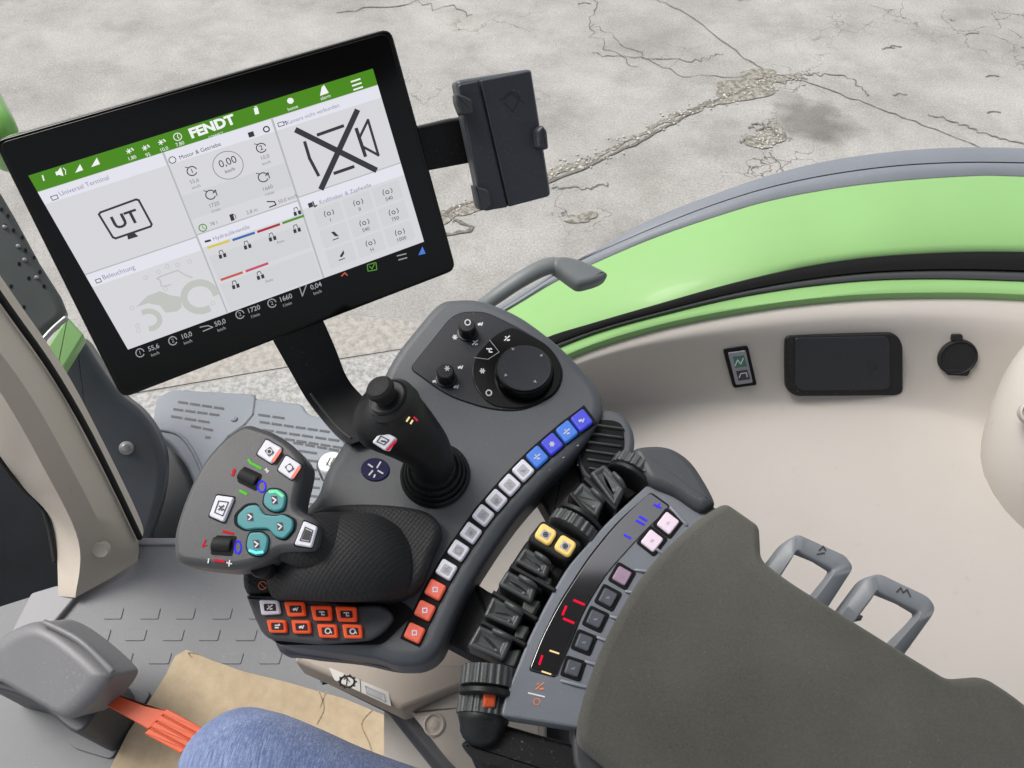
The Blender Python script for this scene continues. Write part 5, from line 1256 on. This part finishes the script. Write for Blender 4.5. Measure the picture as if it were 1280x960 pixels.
for a, b in slots:
    L_ = sqrt((b[0]-a[0])**2 + (b[1]-a[1])**2); n = max(1, int(L_/15))
    for k in range(n):
        t0, t1 = (k+0.04)/n, (k+0.86)/n
        stroke(bm, PF, [(a[0]+(b[0]-a[0])*t0, a[1]+(b[1]-a[1])*t0), (a[0]+(b[0]-a[0])*t1, a[1]+(b[1]-a[1])*t1)], 2.6, 0.0012, 0.001)
part('slots', bm, 'shell_dark', stp, wn=False)
bm = bmesh.new(); stroke(bm, PF, [(319, 494), (316, 518), (306, 530), (285, 545), (266, 570), (262, 600)], 2.0, 0.001); part('joint_line', bm, 'mudguard', stp, wn=False)
part('panel_rib', sweep([(PF.p(196, 537, 0.0), .005, .006), (PF.p(226, 545, 0.0), .005, .006), (PF.p(248, 578, 0.0), .005, .006), (PF.p(262, 625, 0.0), .005, .006), (PF.p(264, 690, 0.0), .005, .006)], 14, 6), 'step', stp, sharp=80, wn=False)
part('rivet', lathe(PF.p(293, 524, 0), (0, 0, 1), [(0.009, 0), (0.008, 0.004), (0.001, 0.006)], 16), 'step', stp)
cpz = Z(1.02)
wc = thing('filler_cap', 'round white cap with small black marks peeking out beside the grip', 'cap', cpz.p(412, 576, -0.02))
part('cap', lathe(cpz.p(413, 577, 0), (0, 0, 1), [(0.030, -0.06), (0.030, -0.004), (0.027, 0), (0.001, 0.001)], 40), 'white', wc)
part('collar', lathe(cpz.p(413, 580, -0.03), (0, 0, 1), [(0.034, -0.05), (0.034, 0.0), (0.030, 0.003), (0.001, 0.003)], 40), 'mudguard', wc)
bm = bmesh.new(); stroke(bm, cpz, [(408, 582), (413, 572)], 1.4, 0.0015); stroke(bm, cpz, [(413, 580), (418, 572)], 1.0, 0.0015); stroke(bm, cpz, [(407, 577), (412, 583), (416, 578)], 0.8, 0.0015); part('symbol', bm, 'print_dark', wc, wn=False)

mg = thing('front_mudguard', 'dark grey plastic mudguard panel with bolts between pillar and step plate', 'mudguard', pz(140, 600, 1.0))
MF = Frame(pz(140, 560, 1.10), (0.35, -0.55, 0.75))
mo = smo([(60, 462), (82, 438), (100, 420), (125, 455), (150, 490), (176, 512), (196, 540), (207, 575), (205, 615), (196, 650), (188, 672), (178, 700), (120, 690), (90, 600), (60, 520)], 4)
part('panel', prism(MF, mo, 0, 0.12, 0.022, 8, Rin=0.020), 'mudguard', mg, sharp=70)
for x, y in ((91, 511), (158, 560)):
    part('bolt', lathe(MF.p(x, y, 0.002), MF.n, [(0.016, -0.004), (0.016, 0.002), (0.010, 0.004), (0.008, 0.010), (0.001, 0.011)], 20), 'chrome', mg)
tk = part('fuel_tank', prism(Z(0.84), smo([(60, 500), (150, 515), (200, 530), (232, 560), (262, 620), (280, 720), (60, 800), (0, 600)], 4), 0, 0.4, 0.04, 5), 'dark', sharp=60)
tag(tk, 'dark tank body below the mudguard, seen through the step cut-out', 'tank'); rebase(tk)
gb = thing('engine_hood', 'green and grey perforated hood side seen between pillar and touchscreen', 'hood', pz(40, 400, 1.2))
GF = Frame(pz(40, 350, 1.45), (0.45, -0.45, 0.75))
part('perforated_panel', prism(GF, smo([(-60, 120), (-20, 205), (20, 275), (50, 330), (84, 390), (60, 418), (45, 440), (20, 420), (-20, 380), (-60, 330)], 3), 0, 0.05, 0.02), 'grille', gb, sharp=60)
bm = bmesh.new()
for x, y in ((10, 270), (6, 282), (17, 288), (32, 313), (28, 297), (43, 322), (50, 340), (55, 358), (14, 358), (30, 384), (14, 376), (2, 262), (24, 330), (36, 348)): poly(bm, GF, circ(x, y, 2.2, 2.8, 12), 0.0006)
part('perforation', bm, 'joint', gb, wn=False)
bm = bmesh.new()
for x, y in ((6, 284), (23, 308), (31, 325), (46, 347)): lathe(GF.p(x, y, 0.0), GF.n, [(0.005, 0), (0.004, 0.004), (0.001, 0.005)], 10, bm=bm)
part('screws', bm, 'chrome', gb, wn=False)
part('green_rail', prism(Frame(pz(75, 430, 1.36), (0.4, -0.4, 0.8)), rnd([(48, 450), (84, 396), (106, 420), (70, 478)], 4), 0, 0.05, 0.006), 'green', gb, sharp=60)
part('metal_catch', sweep([(pz(48, 432, 1.40), .006, .006), (pz(66, 412, 1.41), .006, .006), (pz(82, 398, 1.42), .006, .006)], 10, 4), 'chrome', gb, sharp=80, wn=False)
mr = part('work_lamp_arm', sweep([(pz(-40, 60, 1.6), .02, .02), (pz(-12, 130, 1.6), .03, .03), (pz(2, 165, 1.58), .034, .034), (pz(10, 200, 1.5), .03, .03)], 24, 6), 'green2', sharp=80, wn=False)
tag(mr, 'rounded dark green tube end at the far left, above the touchscreen corner', 'tube'); rebase(mr)
# dark door area left of the pillar
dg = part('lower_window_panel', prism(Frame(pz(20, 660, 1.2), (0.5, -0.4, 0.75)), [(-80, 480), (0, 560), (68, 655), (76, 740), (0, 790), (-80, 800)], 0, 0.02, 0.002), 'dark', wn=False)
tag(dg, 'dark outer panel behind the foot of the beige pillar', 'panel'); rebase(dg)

# ------------------------------------------------------------------ person's leg
pts = [(pz(760, 1290, 1.80), .090, .086), (pz(560, 1130, 1.82), .080, .076), (pz(435, 1048, 1.84), .068, .064), (pz(350, 994, 1.845), .058, .054), (pz(308, 964, 1.83), .053, .050), (pz(303, 969, 1.78), .054, .051), (pz(335, 1010, 1.62), .055, .053), (pz(395, 1080, 1.42), .050, .05)]
bm = sweep(pts, 48, 10, up=(0, 0.5, 1))
for v in bm.verts:
    v.co += Vector((sin(v.co.y*70+v.co.x*40), cos(v.co.x*60+v.co.z*50), sin(v.co.y*55+v.co.z*30)))*0.0012 + Vector((0, 0, 1))*0.004*max(0, sin(v.co.x*62 + v.co.y*38 + 1.1*sin(v.co.y*25)))**3*max(0, min(1, (v.co.x+0.20)*9))
pe = part('person', bm, 'denim', sharp=80, wn=False); tag(pe, 'seated person seen only by one knee in light blue denim jeans', 'person'); rebase(pe)

# ------------------------------------------------------------------ unseen cab roof (above the picture), added to shade the cab, edge set for reflections
M['headliner'] = mat('grey headliner', (0.12, 0.12, 0.12), 0.8, 0.2)
bm = bmesh.new(); bmesh.ops.create_cube(bm, size=1, matrix=Matrix.Translation((0.1, -0.33, 3.02)) @ Matrix.Diagonal((1.9, 1.58, 0.10, 1)))
bmesh.ops.bevel(bm, geom=bm.edges[:], offset=0.03, segments=3, affect='EDGES')
rf = part('ceiling', bm, 'headliner'); tag(rf, kind='structure'); rebase(rf)
